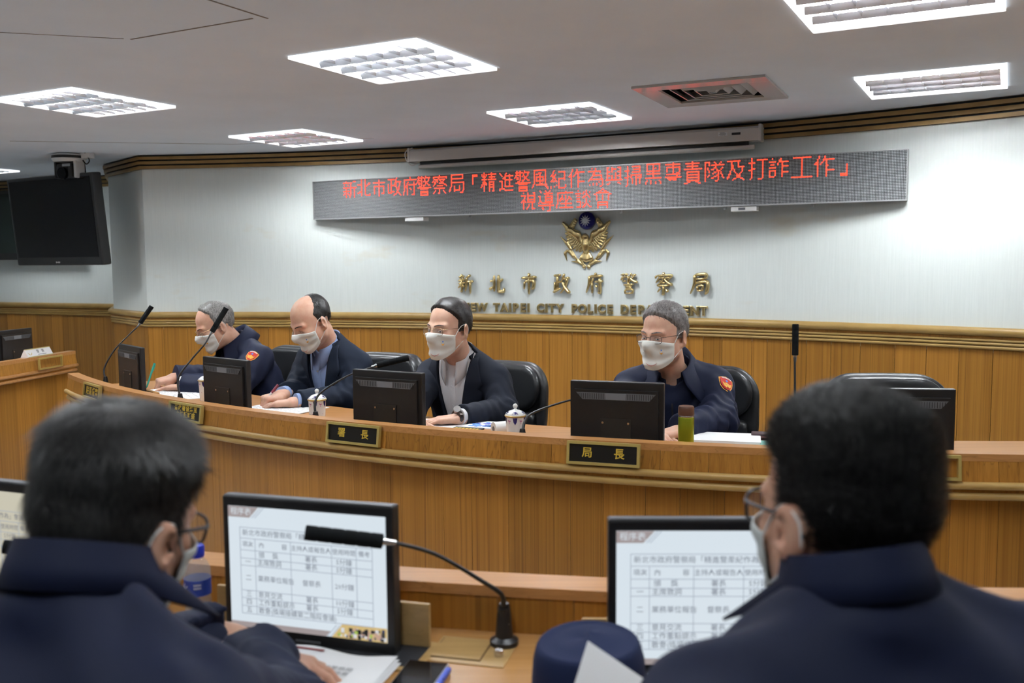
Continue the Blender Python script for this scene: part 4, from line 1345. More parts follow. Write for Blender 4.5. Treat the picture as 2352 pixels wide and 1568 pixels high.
# papers
def sheet(name, x, y, z, rz, w, d, lab, cat='paper', material='paper', h=0.002, group=None, n=1, curl=0.0):
    t = thing(name, lab, cat, (x, y, z), rz, group)
    for k in range(n):
        mb = MB()
        N = 6
        v, f = [], []
        for i in range(N + 1):
            u = i / N - .5
            for s in (0, 1):
                for yy in (-d / 2, d / 2):
                    v.append((u * w + k * .004, yy + k * .003, k * (h + .0004) + s * h + curl * max(0, u) ** 2))
        for i in range(N):
            b = i * 4
            f += [(b, b + 4, b + 5, b + 1), (b + 2, b + 3, b + 7, b + 6), (b, b + 2, b + 6, b + 4), (b + 1, b + 5, b + 7, b + 3)]
        f += [(0, 1, 3, 2), (N * 4, N * 4 + 2, N * 4 + 3, N * 4 + 1)]
        obj('page', (v, f), M[material], t)
    return t
def printing(t, w, d, rows, z=0.0032, mt='ink', seed=1, x0=-.4, x1=.4):
    r_ = random.Random(seed)
    mb = MB()
    for k in range(rows):
        y = d * (0.40 - 0.8 * k / max(1, rows - 1))
        x = w * x0
        while x < w * x1:
            l = r_.uniform(.008, .03)
            mb.box((x + l / 2, y, z), (l, 0.0014, 0.0003)); x += l + r_.uniform(.003, .012)
    obj('print', mb.vf(), M[mt], t)['kind'] = 'stuff'
t = sheet('document', -1.77, 4.74, TOP, R(-35), 0.30, 0.21, 'loose white papers under the hands of the officer with the green pen', 'paper', n=2); printing(t, .3, .21, 9, .006)
t = sheet('document', -1.59, 4.60, TOP, R(-60), 0.21, 0.29, 'white printed sheet between the green-pen officer and his cup', 'paper', n=1, h=.003); printing(t, .21, .29, 8, .0036, seed=2)
t = sheet('document', -1.04, 4.17, TOP, R(-30), 0.34, 0.24, 'white papers under the folded hands of the bald man', 'paper', n=2); printing(t, .34, .24, 8, .006, seed=3)
t = sheet('document', -0.29, 3.745, TOP, R(-25), 0.24, 0.17, 'white sheet under the hand with the wristwatch', 'paper')
t = sheet('leaflet', -0.085, 3.70, TOP, R(-22), 0.19, 0.15, 'leaflet printed in blue and violet beside the porcelain cup', 'leaflet', h=.004)
M['violet_ink'] = mat('violet_ink', (0.12, 0.12, 0.55), 0.6); M['blue_ink'] = mat('blue_ink', (0.15, 0.35, 0.75), 0.6)
for mt, sd_ in (('violet_ink', 4), ('blue_ink', 9)):
    r_ = random.Random(sd_); mb = MB()
    for k in range(16): mb.box((r_.uniform(-.07, .07), r_.uniform(-.055, .06), 0.0048 + (sd_ == 9) * .0004), (r_.uniform(.01, .035), r_.uniform(.006, .02), 0.0004))
    obj('print', mb.vf(), M[mt], t)
t = sheet('booklet', -0.185, 3.595, TOP, R(-22), 0.12, 0.10, 'dark booklet with yellow lettering at the desk edge before the leaflet', 'booklet', 'black_matte', h=.006)
mb = MB()
for k in range(7): mb.box((-0.045 + k * 0.015, 0.01, 0.0064), (0.010, 0.03, 0.0006))
obj('lettering', mb.vf(), M['gold_ink'], t)
t = thing('paper_roll', 'small white roll lying on the desk beside the porcelain cup', 'roll', (-0.045, 3.50, TOP), R(-65))
mb = MB(); mb.tube([(0, -0.03, 0.026), (0, 0.03, 0.026)], 0.026, 20); obj('roll', mb.vf(), M['white_plastic'], t, smooth=True, sharp=40)
mb = MB(); mb.tube([(0, -0.031, 0.026), (0, 0.031, 0.026)], 0.010, 14); obj('core', mb.vf(), M['grey_plastic'], t, smooth=True, sharp=40)
t = sheet('document', 0.76, 3.335, TOP, R(-14), 0.24, 0.17, 'thick white stack of papers right of the green flask', 'paper', n=4, h=.004)
t = sheet('folder', 0.90, 3.24, TOP, R(-14), 0.12, 0.16, 'pale teal folder lying left of the near right head', 'folder', h=.006)
t.children[0].data.materials[0] = mat('teal_card', (0.22, 0.50, 0.44), 0.5)
t = thing('spectacle_case', 'small dark case with a pink edge on the desk by the teal folder', 'case', (0.925, 3.38, TOP), R(-14))
mb = MB(); mb.box((0, 0, 0.012), (0.10, 0.06, 0.024), bev=0.006); obj('shell', mb.vf(), mat('dark_case', (0.05, 0.025, 0.03), 0.4), t)
mb = MB(); mb.box((0, 0, 0.013), (0.102, 0.062, 0.003)); obj('seam', mb.vf(), mat('pink_edge', (0.5, 0.25, 0.25), 0.5), t)

# pens held by the two writers (their fingers close on them)
def pen(a, b, m1, m2, lab):
    a, b = Vector(a), Vector(b)
    t = thing('pen', lab, 'pen', b)
    d = (a - b)
    mb = MB(); mb.tube([Vector((0, 0, 0)), d * .08, d * .62], [0.0012, 0.0045, 0.005], 10); obj('barrel', mb.vf(), m1, t, smooth=True, sharp=50)
    mb = MB(); mb.tube([d * .60, d * .62, d], [0.0052, 0.0058, 0.0056], 10); c = obj('cap', mb.vf(), m2, t, smooth=True, sharp=50)
    s = d.orthogonal().normalized() * 0.0075
    mb = MB(); mb.tube([d * .97 + s, d * .70 + s], 0.0016, 6); obj('clip', mb.vf(), m2, c)
mteal = mat('teal_pen', (0.05, 0.42, 0.33), 0.3)
pen((-1.885, 4.90, Z0 - 0.520), (-1.920, 4.865, Z0 - 0.648), mteal, mteal, 'teal green pen in the hand of the officer at the left')
pen((-1.085, 4.295, Z0 - 0.560), (-1.150, 4.245, Z0 - 0.648), mat('silver_pen', (.6, .55, .56), .3, metal=.4), mat('maroon_pen', (0.16, 0.02, 0.04), 0.3), 'maroon and silver pen in the hand of the bald man')

# ------------------------------------------------------------------ side desk at the left
SP = [(-3.62, 4.1), (-3.24, 4.9), (-3.071, 5.573), (-2.963, 6.307)]
SPs = [(p.x, p.y) for p in spline([(x, y, 0) for x, y in SP], 8)]
sdk = thing('side_desk', 'wooden side desk with gilt beads at the left edge under the television', 'desk', (-3.2, 5.6, 0))
def sobj(name, vf, m, **k): return obj(name, vf, m, sdk, world=True, **k)
sobj('lip', line_sweep(SPs, rect(-0.05, 0.004, LIP - .022, LIP)), M['wood_top'])
sobj('desktop', line_sweep(SPs, rect(-0.6, -0.02, TOP - .03, TOP)), M['wood_top'])
sobj('core', line_sweep(SPs, rect(-0.045, -0.012, LIP - .115, LIP - .02)), M['wood_dark'])
for i in range(0, len(SPs) - 1, 2):
    seg = SPs[i:i + 3]
    sobj('fascia_board', line_sweep(seg, [(-0.014, LIP - .092), (0.013, LIP - .092), (0.003, LIP - .021), (-0.014, LIP - .021)]), M['wood'])
    sobj('front_board', line_sweep(seg, rect(-0.08, -0.055, 0, LIP - .12)), M['wood'])
sobj('bead', line_sweep(SPs, bead(0.014, LIP - .096, .010)), M['wood_top'], smooth=True)
sobj('cove', line_sweep(SPs, rect(-0.06, 0.006, LIP - .125, LIP - .10)), M['wood'])
sobj('bead', line_sweep(SPs, bead(0.004, LIP - .128, .010)), M['wood_top'], smooth=True)
e0, e1 = Vector(SPs[-2]), Vector(SPs[-1]); ed = (e1 - e0).normalized()
sobj('end_panel', line_sweep([tuple(e1 - ed * 0.05), tuple(e1 - ed * 0.03)], rect(-0.58, -0.07, 0, TOP - .03)), M['wood'])
sa_ = math.atan2(ed.y, ed.x)
t = copy_tree(mon0)
t.matrix_basis = Matrix.Translation((-3.205, 6.00, Z0 - 0.684)) @ Matrix.Rotation(sa_, 4, 'Z')
tag(t, 'black monitor seen from behind on the side desk at the left edge', 'monitor', 'monitors on the side desk')
t = thing('name_tent', 'folded white name card with gold edges standing on the side desk', 'name card', (-3.040, 5.955, LIP), sa_)
mb = MB(); mb.add([(-.125, -.028, 0), (.125, -.028, 0), (.125, 0, .052), (-.125, 0, .052), (-.125, .028, 0), (.125, .028, 0)], [(0, 1, 2, 3), (3, 2, 5, 4), (0, 4, 5, 1), (0, 3, 4), (1, 5, 2)])
cd = obj('card', mb.vf(), M['paper'], t)
mt_ = Matrix.Translation((0, -.028, 0)) @ Matrix.Rotation(-math.atan2(.028, .052), 4, 'X')
mb = MB(); mb.box((0, -.0006, .003), (.25, .001, .005), mt_); mb.box((0, -.0006, .056), (.25, .001, .005), mt_); obj('gold_edge', mb.vf(), M['brass_frame'], cd)
for k_, ch in enumerate('警察'):
    v, f = text_vf(ch, 0.026); obj('character', ([tuple(mt_ @ Vector(p)) for p in on_xz(v, -.01 + .05 * k_, -.001, .034)], f), M['ink'], cd)
mb = MB(); mb.box((.02, -.0008, .014), (.08, .001, .003), mt_); obj('small_print', mb.vf(), M['grey_plastic'], cd)
mb = MB()
for s in (-1, 1): mb.prism([(-.09, .015), (-.09 + s * .02, .035), (-.09 + s * .012, .02)][::s], -.001, -.0004, mt_)
obj('crest', mb.vf(), M['gold_ink'], cd)
t = thing('empty_nameplate', 'empty gold nameplate frame on the side desk below the name card', 'nameplate', (-2.998, 5.99, LIP - 0.082), sa_)
mb = MB()
for sx, sz, lx, lz in ((0, 1, .24, .009), (0, -1, .24, .009), (1, 0, .009, .06), (-1, 0, .009, .06)):
    mb.box((sx * .1155, -0.026, .0375 + sz * .033), (lx, 0.012, lz))
obj('frame', mb.vf(), M['brass_frame'], t)

# ------------------------------------------------------------------ front row desk (nearest the camera)
FC, FR = (1.2, 8.4), 6.82
FTOP, FLIP = Z0 - 0.69, Z0 - 0.60
FA0, FA1 = -124.0, -80.0
fdk = thing('front_desk', 'wooden front row desk with a raised front ledge, nearest the camera', 'desk', (0.2, 1.5, 0))
def fobj(name, vf, m, **k): return obj(name, vf, m, fdk, world=True, **k)
M['wood_near'] = wood('teak_near_top', (0.45, 0.235, 0.085), (0.36, 0.18, 0.058), (0.25, 0.12, 0.04), axis='x', rough=0.25, vary=0.0)
M['wood_plate'] = wood('pale_wood', (0.42, 0.27, 0.11), (0.36, 0.225, 0.085), (0.3, 0.19, 0.07), axis='x', rough=0.3, vary=0.0)
fobj('ledge', arc_block(FC, FR - 0.075, FR + 0.002, FA0, FA1, FLIP - 0.02, FLIP, 60), M['wood_top'])
fobj('desktop', arc_block(FC, FR - 0.02, FR + 0.50, FA0, FA1, FTOP - 0.03, FTOP, 60), M['wood_near'])
a = FA0
while a < FA1 - 0.2:
    b = min(FA1, a + rw.choice([1.2, 1.6, 2.0, 2.4]))
    fobj('ledge_board', arc_block(FC, FR - 0.025, FR - 0.004, a + 0.005, b - 0.005, FTOP - 0.02, FLIP - 0.019, 2), M['wood'])
    fobj('front_board', arc_block(FC, FR - 0.062, FR - 0.042, a + 0.005, b - 0.005, 0, FLIP - 0.019, 2), M['wood'])
    a = b
fobj('front_core', arc_block(FC, FR - 0.044, FR - 0.024, FA0, FA1, 0, FLIP - 0.019, 60), M['wood_dark'])

def glow(name, col, s):
    m = mat(name, (0.02, 0.02, 0.02), 0.4, emit=col, es=s)
    if not name.startswith('screen_w'): m.cycles.emission_sampling = 'NONE'
    return m
def make_front_monitor(white, mink, mline):
    t = thing('monitor', 'x', 'monitor')
    W, H = 0.340, 0.272
    SW, SH = 0.313, 0.226
    mb = MB(); mb.box((0, 0.004, H / 2), (W, 0.030, H), bev=0.004); obj('body', mb.vf(), M['black_plastic'], t)
    mb = MB(); mb.box((0, 0.026, H / 2), (W - .06, 0.02, H - .05), bev=0.006); obj('back_cover', mb.vf(), M['black_plastic'], t)
    mb = MB(); mb.box((0, 0.0, H + 0.0005), (W - .006, 0.016, 0.002)); obj('top_edge', mb.vf(), M['grey_plastic'], t)
    z0 = 0.028
    mb = MB(); mb.box((0, -0.0115, z0 + SH / 2), (SW, 0.002, SH)); sc = obj('screen', mb.vf(), white, t)
    def pt(x, y): return (-SW / 2 + x * SW, z0 + SH * (1 - y))
    def poly(pp, y0): return [(*pt(*p),) for p in pp]
    Y = -0.0128
    cols = [.075, .173, .405, .666, .82, .918]
    rows = [.17, .26, .357, .425, .485, .69, .755, .82, .885]
    mb = MB()
    def hline(x0, x1, y):
        p, q = pt(x0, y), pt(x1, y); mb.box(((p[0] + q[0]) / 2, Y, p[1]), (q[0] - p[0], .0004, .0011))
    def vline(x, y0, y1):
        p, q = pt(x, y0), pt(x, y1); mb.box((p[0], Y, (p[1] + q[1]) / 2), (.0011, .0004, p[1] - q[1]))
    for k, y in enumerate(rows):
        hline(cols[0], cols[-1], y)
    for k, x in enumerate(cols):
        y0 = rows[0] if k in (0, 5) else rows[1]
        y1 = rows[-1] if k in (0, 1, 5) else rows[-2]
        vline(x, y0, y1)
    obj('table_lines', mb.vf(), mline, sc)
    def put(s, x, y, size, al='CENTER', m=mink):
        v, f = text_vf(s, size, al, res=1)
        p = pt(x, y)
        obj('lettering', (on_xz(v, p[0], Y - .0002, p[1]), f), m, sc)
    S = 0.0125
    put('新北市政府警察局「精進警風紀作為」會議程序表', .09, .215, 0.0128, 'LEFT')
    put('內', .215, .31, S * .92); put('容', .365, .31, S * .92)
    for s, k in (('項次', 0), ('主持人或報告人', 2), ('使用時間', 3), ('備考', 4)):
        put(s, (cols[k] + cols[k + 1]) / 2, .31, S * .92)
    body = [('', '頒      獎', '署長', '5分鐘'), ('一', '主席致詞', '署長', '5分鐘'), ('二', '業務單位報告', '督察長', '20分鐘'), ('三', '意見交流', '署長', '10分鐘'), ('四', '工作重點提示', '署長', '5分鐘')]
    for r_, (n_, c1, c2, c3) in enumerate(body):
        y = (rows[2 + r_] + rows[3 + r_]) / 2
        if n_: put(n_, (cols[0] + cols[1]) / 2, y, S)
        if r_ == 0: put('頒', .215, y, S); put('獎', .305, y, S)
        else: put(c1, cols[1] + .012, y, S, 'LEFT')
        put(c2, (cols[2] + cols[3]) / 2, y, S)
        put(c3, (cols[3] + cols[4]) / 2, y, S)
    put('五', (cols[0] + cols[1]) / 2, .853, S)
    put('散會(換場接續第二階段會議)', cols[1] + .012, .853, S, 'LEFT')
    taupe = bpy.data.materials.get('slide_taupe') or glow('slide_taupe', (0.42, 0.36, 0.36), 0.6)
    mb = MB(); mb.prism([pt(0, .088), pt(.14, .088), pt(.20, 0), pt(0, 0)], Y, Y + .0006); bn = obj('banner', mb.vf(), taupe, sc)
    put('程序表', .085, .044, 0.0145, 'CENTER', white)
    mb = MB()
    for dx in (0, .018):
        mb.prism([pt(.155 + dx, .088), pt(.160 + dx, .088), pt(.22 + dx, 0), pt(.215 + dx, 0)], Y, Y + .0006)
    for dx in (0, .02):
        mb.prism([pt(.625 + dx, 1), pt(.630 + dx, 1), pt(.690 + dx, .90), pt(.685 + dx, .90)], Y, Y + .0006)
    obj('slanted_lines', mb.vf(), mline, sc)
    mb = MB(); mb.prism([pt(0, 1), pt(.62, 1), pt(.65, .955), pt(0, .955)], Y, Y + .0006); obj('bottom_band', mb.vf(), taupe, sc)
    # group photograph at the slide's corner: small coloured patches
    pc = [('photo_gold', (.75, .55, .22)), ('photo_navy', (.03, .04, .12)), ('photo_white', (.8, .82, .85)), ('photo_skin', (.62, .40, .30)), ('photo_black', (.02, .02, .02)), ('photo_lime', (.45, .6, .1))]
    r_ = random.Random(5)
    for i, (nm, c) in enumerate(pc):
        mm = bpy.data.materials.get(nm) or glow(nm, c, 0.6)
        mb = MB()
        if i == 0:
            mb.prism([pt(.655, 1), pt(1, 1), pt(1, .885), pt(.725, .885)], Y, Y + .0006)
        else:
            for k in range((0, 26, 14, 22, 18, 4)[i]):
                x = r_.uniform(.70, .985); y = r_.uniform(.915, .985)
                if x < .655 + (1 - y) * .65 + .02: continue
                p = pt(x, y); w = r_.uniform(.003, .007)
                mb.box((p[0], Y - .0002 - i * .00008, p[1]), (w, .0002, w * r_.uniform(.8, 1.5)))
        obj('photo', mb.vf(), mm, sc)['kind'] = 'stuff'
    mb = MB(); mb.box((0, -0.0118, 0.013), (0.05, 0.0015, 0.004)); obj('buttons', mb.vf(), M['grey_plastic'], t)
    return t
scr_white = glow('screen_white', (0.82, 0.92, 1.0), 0.60)
scr_warm = glow('screen_warm', (0.82, 0.78, 0.62), 0.50)
ink_s = glow('screen_ink', (0.16, 0.18, 0.24), 0.6); line_s = glow('screen_line', (0.40, 0.46, 0.56), 0.6)
fm = make_front_monitor(scr_white, ink_s, line_s)
fm.matrix_basis = Matrix.Translation((-0.370, 1.651, FTOP - 0.006)) @ Matrix.Rotation(R(-16.5), 4, 'Z')
tag(fm, 'black monitor showing a whole schedule table, between the two near heads', 'monitor', 'monitors on the front row desk')
m2_ = copy_tree(fm)
m2_.matrix_basis = Matrix.Translation((0.326, 1.510, FTOP - 0.006)) @ Matrix.Rotation(R(-1.5), 4, 'Z')
tag(m2_, 'black monitor showing a schedule table, partly hidden by the near right man', 'monitor', 'monitors on the front row desk')
m3_ = make_front_monitor(scr_warm, ink_s, line_s)
m3_.matrix_basis = Matrix.Translation((-1.055, 1.835, FTOP - 0.006)) @ Matrix.Rotation(R(-21), 4, 'Z')
tag(m3_, 'black monitor with a yellowish schedule table, cut off by the left edge', 'monitor', 'monitors on the front row desk')
def slot(x, y, rz):
    mm = Matrix.Translation((x, y, FTOP)) @ Matrix.Rotation(rz, 4, 'Z')
    mb = MB()
    for sx, sy, lx, ly in ((0, -0.055, 0.46, 0.014), (0, 0.055, 0.46, 0.014), (-0.223, 0, 0.014, 0.096), (0.223, 0, 0.014, 0.096)):
        mb.box((sx, sy, 0.0015), (lx, ly, 0.003), mm, bev=0.0)
    fobj('slot_frame', mb.vf(), M['wood_plate'])
    mb = MB(); mb.box((0, 0, 0.0004), (0.432, 0.096, 0.0008), mm); fobj('slot_well', mb.vf(), M['navy_gap'])
    mb = MB(); mb.box((0, 0.046, 0.040), (0.43, 0.008, 0.080), mm, bev=0.002); fobj('slot_flap', mb.vf(), M['wood_plate'])
slot(-0.370, 1.640, R(-15)); slot(0.330, 1.505, R(-1.5)); slot(-1.055, 1.835, R(-21))
mm = Matrix.Translation((-0.075, 1.607, FTOP)) @ Matrix.Rotation(R(-14), 4, 'Z')
mb = MB(); mb.box((0, 0, 0.001), (0.142, 0.108, 0.002), mm); fobj('mic_plate', mb.vf(), M['wood_plate'])
mb = MB(); mb.box((-0.020, 0.002, 0.0022), (0.092, 0.084, 0.0012), mm); fobj('hatch_gap', mb.vf(), M['wood_dark'])
mb = MB(); mb.box((-0.020, 0.002, 0.0030), (0.088, 0.080, 0.0016), mm); fobj('hatch_lid', mb.vf(), M['wood_plate'])
mb = MB(); mb.lathe([(0.008, 0.0), (0.0085, 0.006), (0.0075, 0.012), (0.003, 0.0145)], 16, M=Matrix.Translation((-0.027, 1.584, FTOP + .002))); fobj('push_button', mb.vf(), M['steel'], smooth=True, sharp=50)

t = microphone([(-0.018, 1.637, FTOP + .002), (-0.0185, 1.630, Z0 - 0.615), (-0.023, 1.615, Z0 - 0.588), (-0.056, 1.598, Z0 - 0.558), (-0.134, 1.56, Z0 - 0.497), (-0.205, 1.525, Z0 - 0.4645), (-0.217, 1.52, Z0 - 0.462), (-0.342, 1.50, Z0 - 0.440)], 'black gooseneck microphone arching over the schedule monitor in the middle front', 'microphones on the front row desk', foam_r=0.0125, foam_n=6)
mb = MB(); mb.cyl((0, 0, 0.004), (-0.001, -0.006, 0.068), 0.0095, 0.0078, n=16); obj('handle', mb.vf(), M['black_plastic'], t, smooth=True, sharp=40)
mb = MB(); mb.box((0.006, -0.0095, 0.030), (0.006, 0.002, 0.022)); obj('sticker', mb.vf(), M['paper'], t)
microphone([(-0.70, 1.78, FTOP), (-0.70, 1.77, Z0 - 0.62), (-0.715, 1.74, Z0 - 0.585), (-0.765, 1.69, Z0 - 0.545), (-0.825, 1.645, Z0 - 0.511), (-0.834, 1.64, Z0 - 0.509), (-0.905, 1.62, Z0 - 0.497)], 'black microphone head sticking out left of the near left man', 'microphones on the front row desk', foam_r=0.0125, foam_n=6)

# water bottle
wt = thing('water_bottle', 'clear plastic water bottle with blue cap beside the near left face', 'bottle', (-0.600, 1.728, FTOP))
M['pet'] = mat('clear_plastic', (0.80, 0.86, 0.92), 0.04, alpha=0.24)
M['label_blue'] = mat('label_blue', (0.025, 0.06, 0.34), 0.35)
prof = [(0.020, 0.0), (0.024, 0.004), (0.025, 0.02), (0.0235, 0.028), (0.025, 0.036), (0.0235, 0.044), (0.025, 0.052), (0.0235, 0.060), (0.0245, 0.066), (0.0245, 0.100), (0.025, 0.106), (0.024, 0.116), (0.018, 0.130), (0.0125, 0.138), (0.0115, 0.146)]
mb = MB(); mb.lathe(prof, 28); obj('body', mb.vf(), M['pet'], wt, smooth=True)
v, f = [], []
for i in range(29):
    an = 2 * math.pi * i / 28
    for z in (0.068, 0.098): v.append((0.0252 * math.cos(an), 0.0252 * math.sin(an), z))
for i in range(28): f.append((2 * i, 2 * i + 2, 2 * i + 3, 2 * i + 1))
lb = obj('label', (v, f), M['label_blue'], wt, smooth=True)
v, f = text_vf('水', 0.020)
def wrap(vv, r, a0, z): return [(r * math.cos(a0 + p[0] / r), r * math.sin(a0 + p[0] / r), z + p[1]) for p in vv]
obj('lettering', (wrap(v, .0256, R(-90) - .75, .082), f), M['paper'], lb)
mb = MB()
for k in range(5):
    for r_ in (0, 1):
        q0 = R(-90) + .05 + .11 * k
        mb.add([(.0257 * math.cos(q0 + a_), .0257 * math.sin(q0 + a_), .088 - .006 * r_ + b_) for a_, b_ in ((0, 0), (.07, 0), (.07, .004), (0, .004))], [(0, 1, 2, 3)])
obj('small_print', mb.vf(), M['paper'], lb)['kind'] = 'stuff'
mb = MB(); mb.lathe([(0.0135, 0.138), (0.0145, 0.140), (0.0145, 0.158), (0.0125, 0.161)], 24); obj('cap', mb.vf(), mat('cap_blue', (0.02, 0.045, 0.55), 0.35), wt, smooth=True, sharp=40)

# booklet under the near left man's hand
t = thing('document', 'white document with printed characters under the near left hand', 'paper', (-0.345, 1.452, FTOP), R(-17))
for k in range(3):
    v, f = [], []
    NX, NY = 14, 8
    for j in range(NY + 1):
        for i in range(NX + 1):
            x = (i / NX - .5) * 0.21; y = (j / NY - .5) * 0.297
            lift = 0.004 * max(0, j / NY - .55) * (1 + math.sin(i / NX * 7.5))
            v.append((x + k * .005, y - k * .004, 0.004 - k * .0014 + lift * (1 - .3 * k) * 2.2))
    for j in range(NY):
        for i in range(NX):
            q = j * (NX + 1) + i
            f.append((q, q + 1, q + NX + 2, q + NX + 1))
    obj('page', (v, f), M['paper'], t, smooth=True)
pg = t.children[0]
for r_, s in enumerate(['新北市政府警察局', '警風紀作為與掃黑']):
    v, f = text_vf(s, 0.0135, 'CENTER', res=1, spacing=1.05)
    obj('lettering', ([(p[0] - .005, p[1] + .085 - r_ * .018, 0.0075) for p in v], f), M['grey_plastic'], pg)
v, f = text_vf('會議資料', 0.011, 'CENTER', res=1); obj('lettering', ([(p[0] - .005, p[1] + .035, 0.0065) for p in v], f), M['grey_plastic'], pg)
mb = MB(); mb.box((-0.06, 0.135, 0.012), (0.06, 0.006, 0.0006)); obj('red_mark', mb.vf(), mat('dark_red_ink', (0.25, 0.05, 0.05), 0.6), pg)

t = thing('smartphone', 'smartphone with a dark screen lying on the front row desk', 'phone', (-0.163, 1.475, FTOP), R(-13))
mb = MB(); mb.box((0, 0, 0.005), (0.072, 0.15, 0.009), bev=0.003); obj('body', mb.vf(), M['silver'], t)
mb = MB(); mb.box((0, 0, 0.0097), (0.068, 0.144, 0.0008)); obj('screen', mb.vf(), M['black_gloss'], t)
mbl = mat('blue_pen', (0.05, 0.10, 0.55), 0.3)
pen((-0.112, 1.520, FTOP + 0.006), (-0.145, 1.38, FTOP + 0.004), mat('clear_pen', (.6, .65, .75), .2), mbl, 'blue pen lying beside the smartphone')

# police cap
cp = thing('uniform_cap', 'navy uniform cap with grey piping and gold leaves, in front of the right monitor', 'cap', (0.110, 1.36, FTOP), R(8))
M['cap_navy'] = mat('cap_cloth', (0.009, 0.015, 0.048), 0.8, spec=0.2)
bump(M['cap_navy'], noise(M['cap_navy'], mapped(M['cap_navy'], (700, 700, 700)), 1.0, 2.0), 0.25, 0.001)
v, f = [], []
prof = [(0.083, 0.0, 0), (0.087, 0.03, 0), (0.088, 0.065, 0), (0.085, 0.098, 0), (0.080, 0.116, 0), (0.077, 0.1215, 0), (0.073, 0.1225, 0), (0.069, 0.1205, 0), (0.05, 0.126, 0), (0.02, 0.130, 0), (0.002, 0.131, 0)]
N = 40
for r_, z, _ in prof:
    for k in range(N):
        an = 2 * math.pi * k / N
        wob = 1 + 0.018 * math.sin(3 * an + z * 30) * (1 if z > .02 else 0)
        v.append((r_ * 0.97 * wob * math.cos(an), r_ * 1.12 * wob * math.sin(an), z + 0.006 * math.cos(an + .6) * (z / .12)))
for i in range(len(prof) - 1):
    for k in range(N):
        k2 = (k + 1) % N
        f.append((i * N + k, i * N + k2, (i + 1) * N + k2, (i + 1) * N + k))
f.append(tuple((len(prof) - 1) * N + k for k in range(N)))
cr = obj('crown', (v, f), M['cap_navy'], cp, smooth=True, sharp=55)
v, f = [], []
for j in range(7):
    for k in range(17):
        an = R(5) + R(70) * k / 16 - R(15)
        rr = 0.088 + 0.075 * j / 6 * (1 - .25 * ((k - 8) / 8) ** 2)
        v.append((rr * math.cos(an), rr * 1.08 * math.sin(an), 0.022 - 0.012 * (j / 6) - 0.02 * ((k - 8) / 8) ** 2 * (j / 6)))
for j in range(6):
    for k in range(16):
        q = j * 17 + k; f.append((q, q + 1, q + 18, q + 17))
vi = obj('visor', (v, f), M['cap_navy'], cp, smooth=True)
mod = vi.modifiers.new('thick', 'SOLIDIFY'); mod.thickness = 0.004
mpip = mat('grey_piping', (0.32, 0.34, 0.36), 0.6)
for a0, a1, z0_, z1_ in ((R(-172), R(-128), 0.060, 0.040), (R(-50), R(-8), 0.040, 0.072)):
    mb = MB(); mb.tube([(0.0875 * .975 * 1.045 * math.cos(a0 + (a1 - a0) * k / 8), 0.0875 * 1.125 * 1.045 * math.sin(a0 + (a1 - a0) * k / 8), z0_ + (z1_ - z0_) * k / 8) for k in range(9)], 0.0016, 6); obj('piping', mb.vf(), mpip, cr)
def leaf(mb, c, ax, L, w):
    c = Vector(c); ax = Vector(ax).normalized(); s = ax.cross(Vector((0.3, -1, 0.2))).normalized()
    P = [c, c + ax * L * .4 + s * w, c + ax * L, c + ax * L * .4 - s * w]
    n_ = ax.cross(s).normalized() * .0012
    mb.add([p - n_ for p in P] + [p + n_ for p in P], [(0, 1, 2, 3), (7, 6, 5, 4), (0, 4, 5, 1), (1, 5, 6, 2), (2, 6, 7, 3), (3, 7, 4, 0)])
mb = MB()
for k in range(4): leaf(mb, (-0.040 + .004 * k, -0.0985 + .001 * k, 0.030 + 0.012 * k), (-.6 + .2 * k, 0, 1), 0.018, 0.005)
for k in range(3): leaf(mb, (-0.026, -0.1005, 0.028 + .012 * k), (.7, 0, .8), 0.016, 0.005)
obj('emblem', mb.vf(), M['gold_ink'], cr)
mb = MB()
for k in range(4): leaf(mb, (0.095 + .006 * k, -0.020 + .016 * k, 0.026 - .001 * k), (.3, .3, .9), 0.020, 0.006)
obj('gold_leaves', mb.vf(), M['gold_ink'], vi)

# sheet held up by the near right man
def quad_sheet(P0, u1, u2, n=8, bend=0.01):
    P0, u1, u2 = Vector(P0), Vector(u1), Vector(u2)
    nn = u1.cross(u2).normalized()
    v, f = [], []
    for s in (0, 1):
        for j in range(n + 1):
            for i in range(n + 1):
                a, b = i / n, j / n
                v.append(P0 + u1 * a + u2 * b + nn * (bend * math.sin(math.pi * a) * b - s * 0.0006))
    m_ = (n + 1) ** 2
    for j in range(n):
        for i in range(n):
            q = j * (n + 1) + i
            f.append((q, q + 1, q + n + 2, q + n + 1)); f.append((m_ + q, m_ + q + n + 1, m_ + q + n + 2, m_ + q + 1))
    return v, f
P0 = Vector((0.099, 1.22, Z0 - 0.510))
u1 = (Vector((0.1765, 1.228, Z0 - 0.5676)) - P0).normalized() * 0.21
u2 = (Vector((0.078, 1.17, Z0 - 0.545)) - P0); u2 = (u2 - u1 * (u2.dot(u1) / u1.length_squared)).normalized() * 0.29
t = thing('held_sheet', 'white sheet with a yellow highlight held by the near right man', 'paper', P0)
o = obj('page', quad_sheet((0, 0, 0), u1, u2), M['paper'], t, smooth=True)
nn = u1.cross(u2).normalized()
if nn.z < 0: nn = -nn
mb = MB()
for k in range(6):
    for q in range(9 - k % 3):
        c = u1 * (0.22 + .06 * q) + u2 * (0.30 + 0.05 * k) + nn * .006
        mb.add([c, c + u1 * .045, c + u1 * .045 + u2 * .012, c + u2 * .012], [(0, 1, 2, 3)])
obj('print', mb.vf(), M['grey_plastic'], o)['kind'] = 'stuff'
mb = MB(); c = u1 * .30 + u2 * .46 + nn * .0055; mb.add([c, c + u1 * .3, c + u1 * .3 + u2 * .035, c + u2 * .035], [(0, 1, 2, 3)]); obj('highlight', mb.vf(), mat('highlighter', (0.65, 0.75, 0.12), 0.6), o)

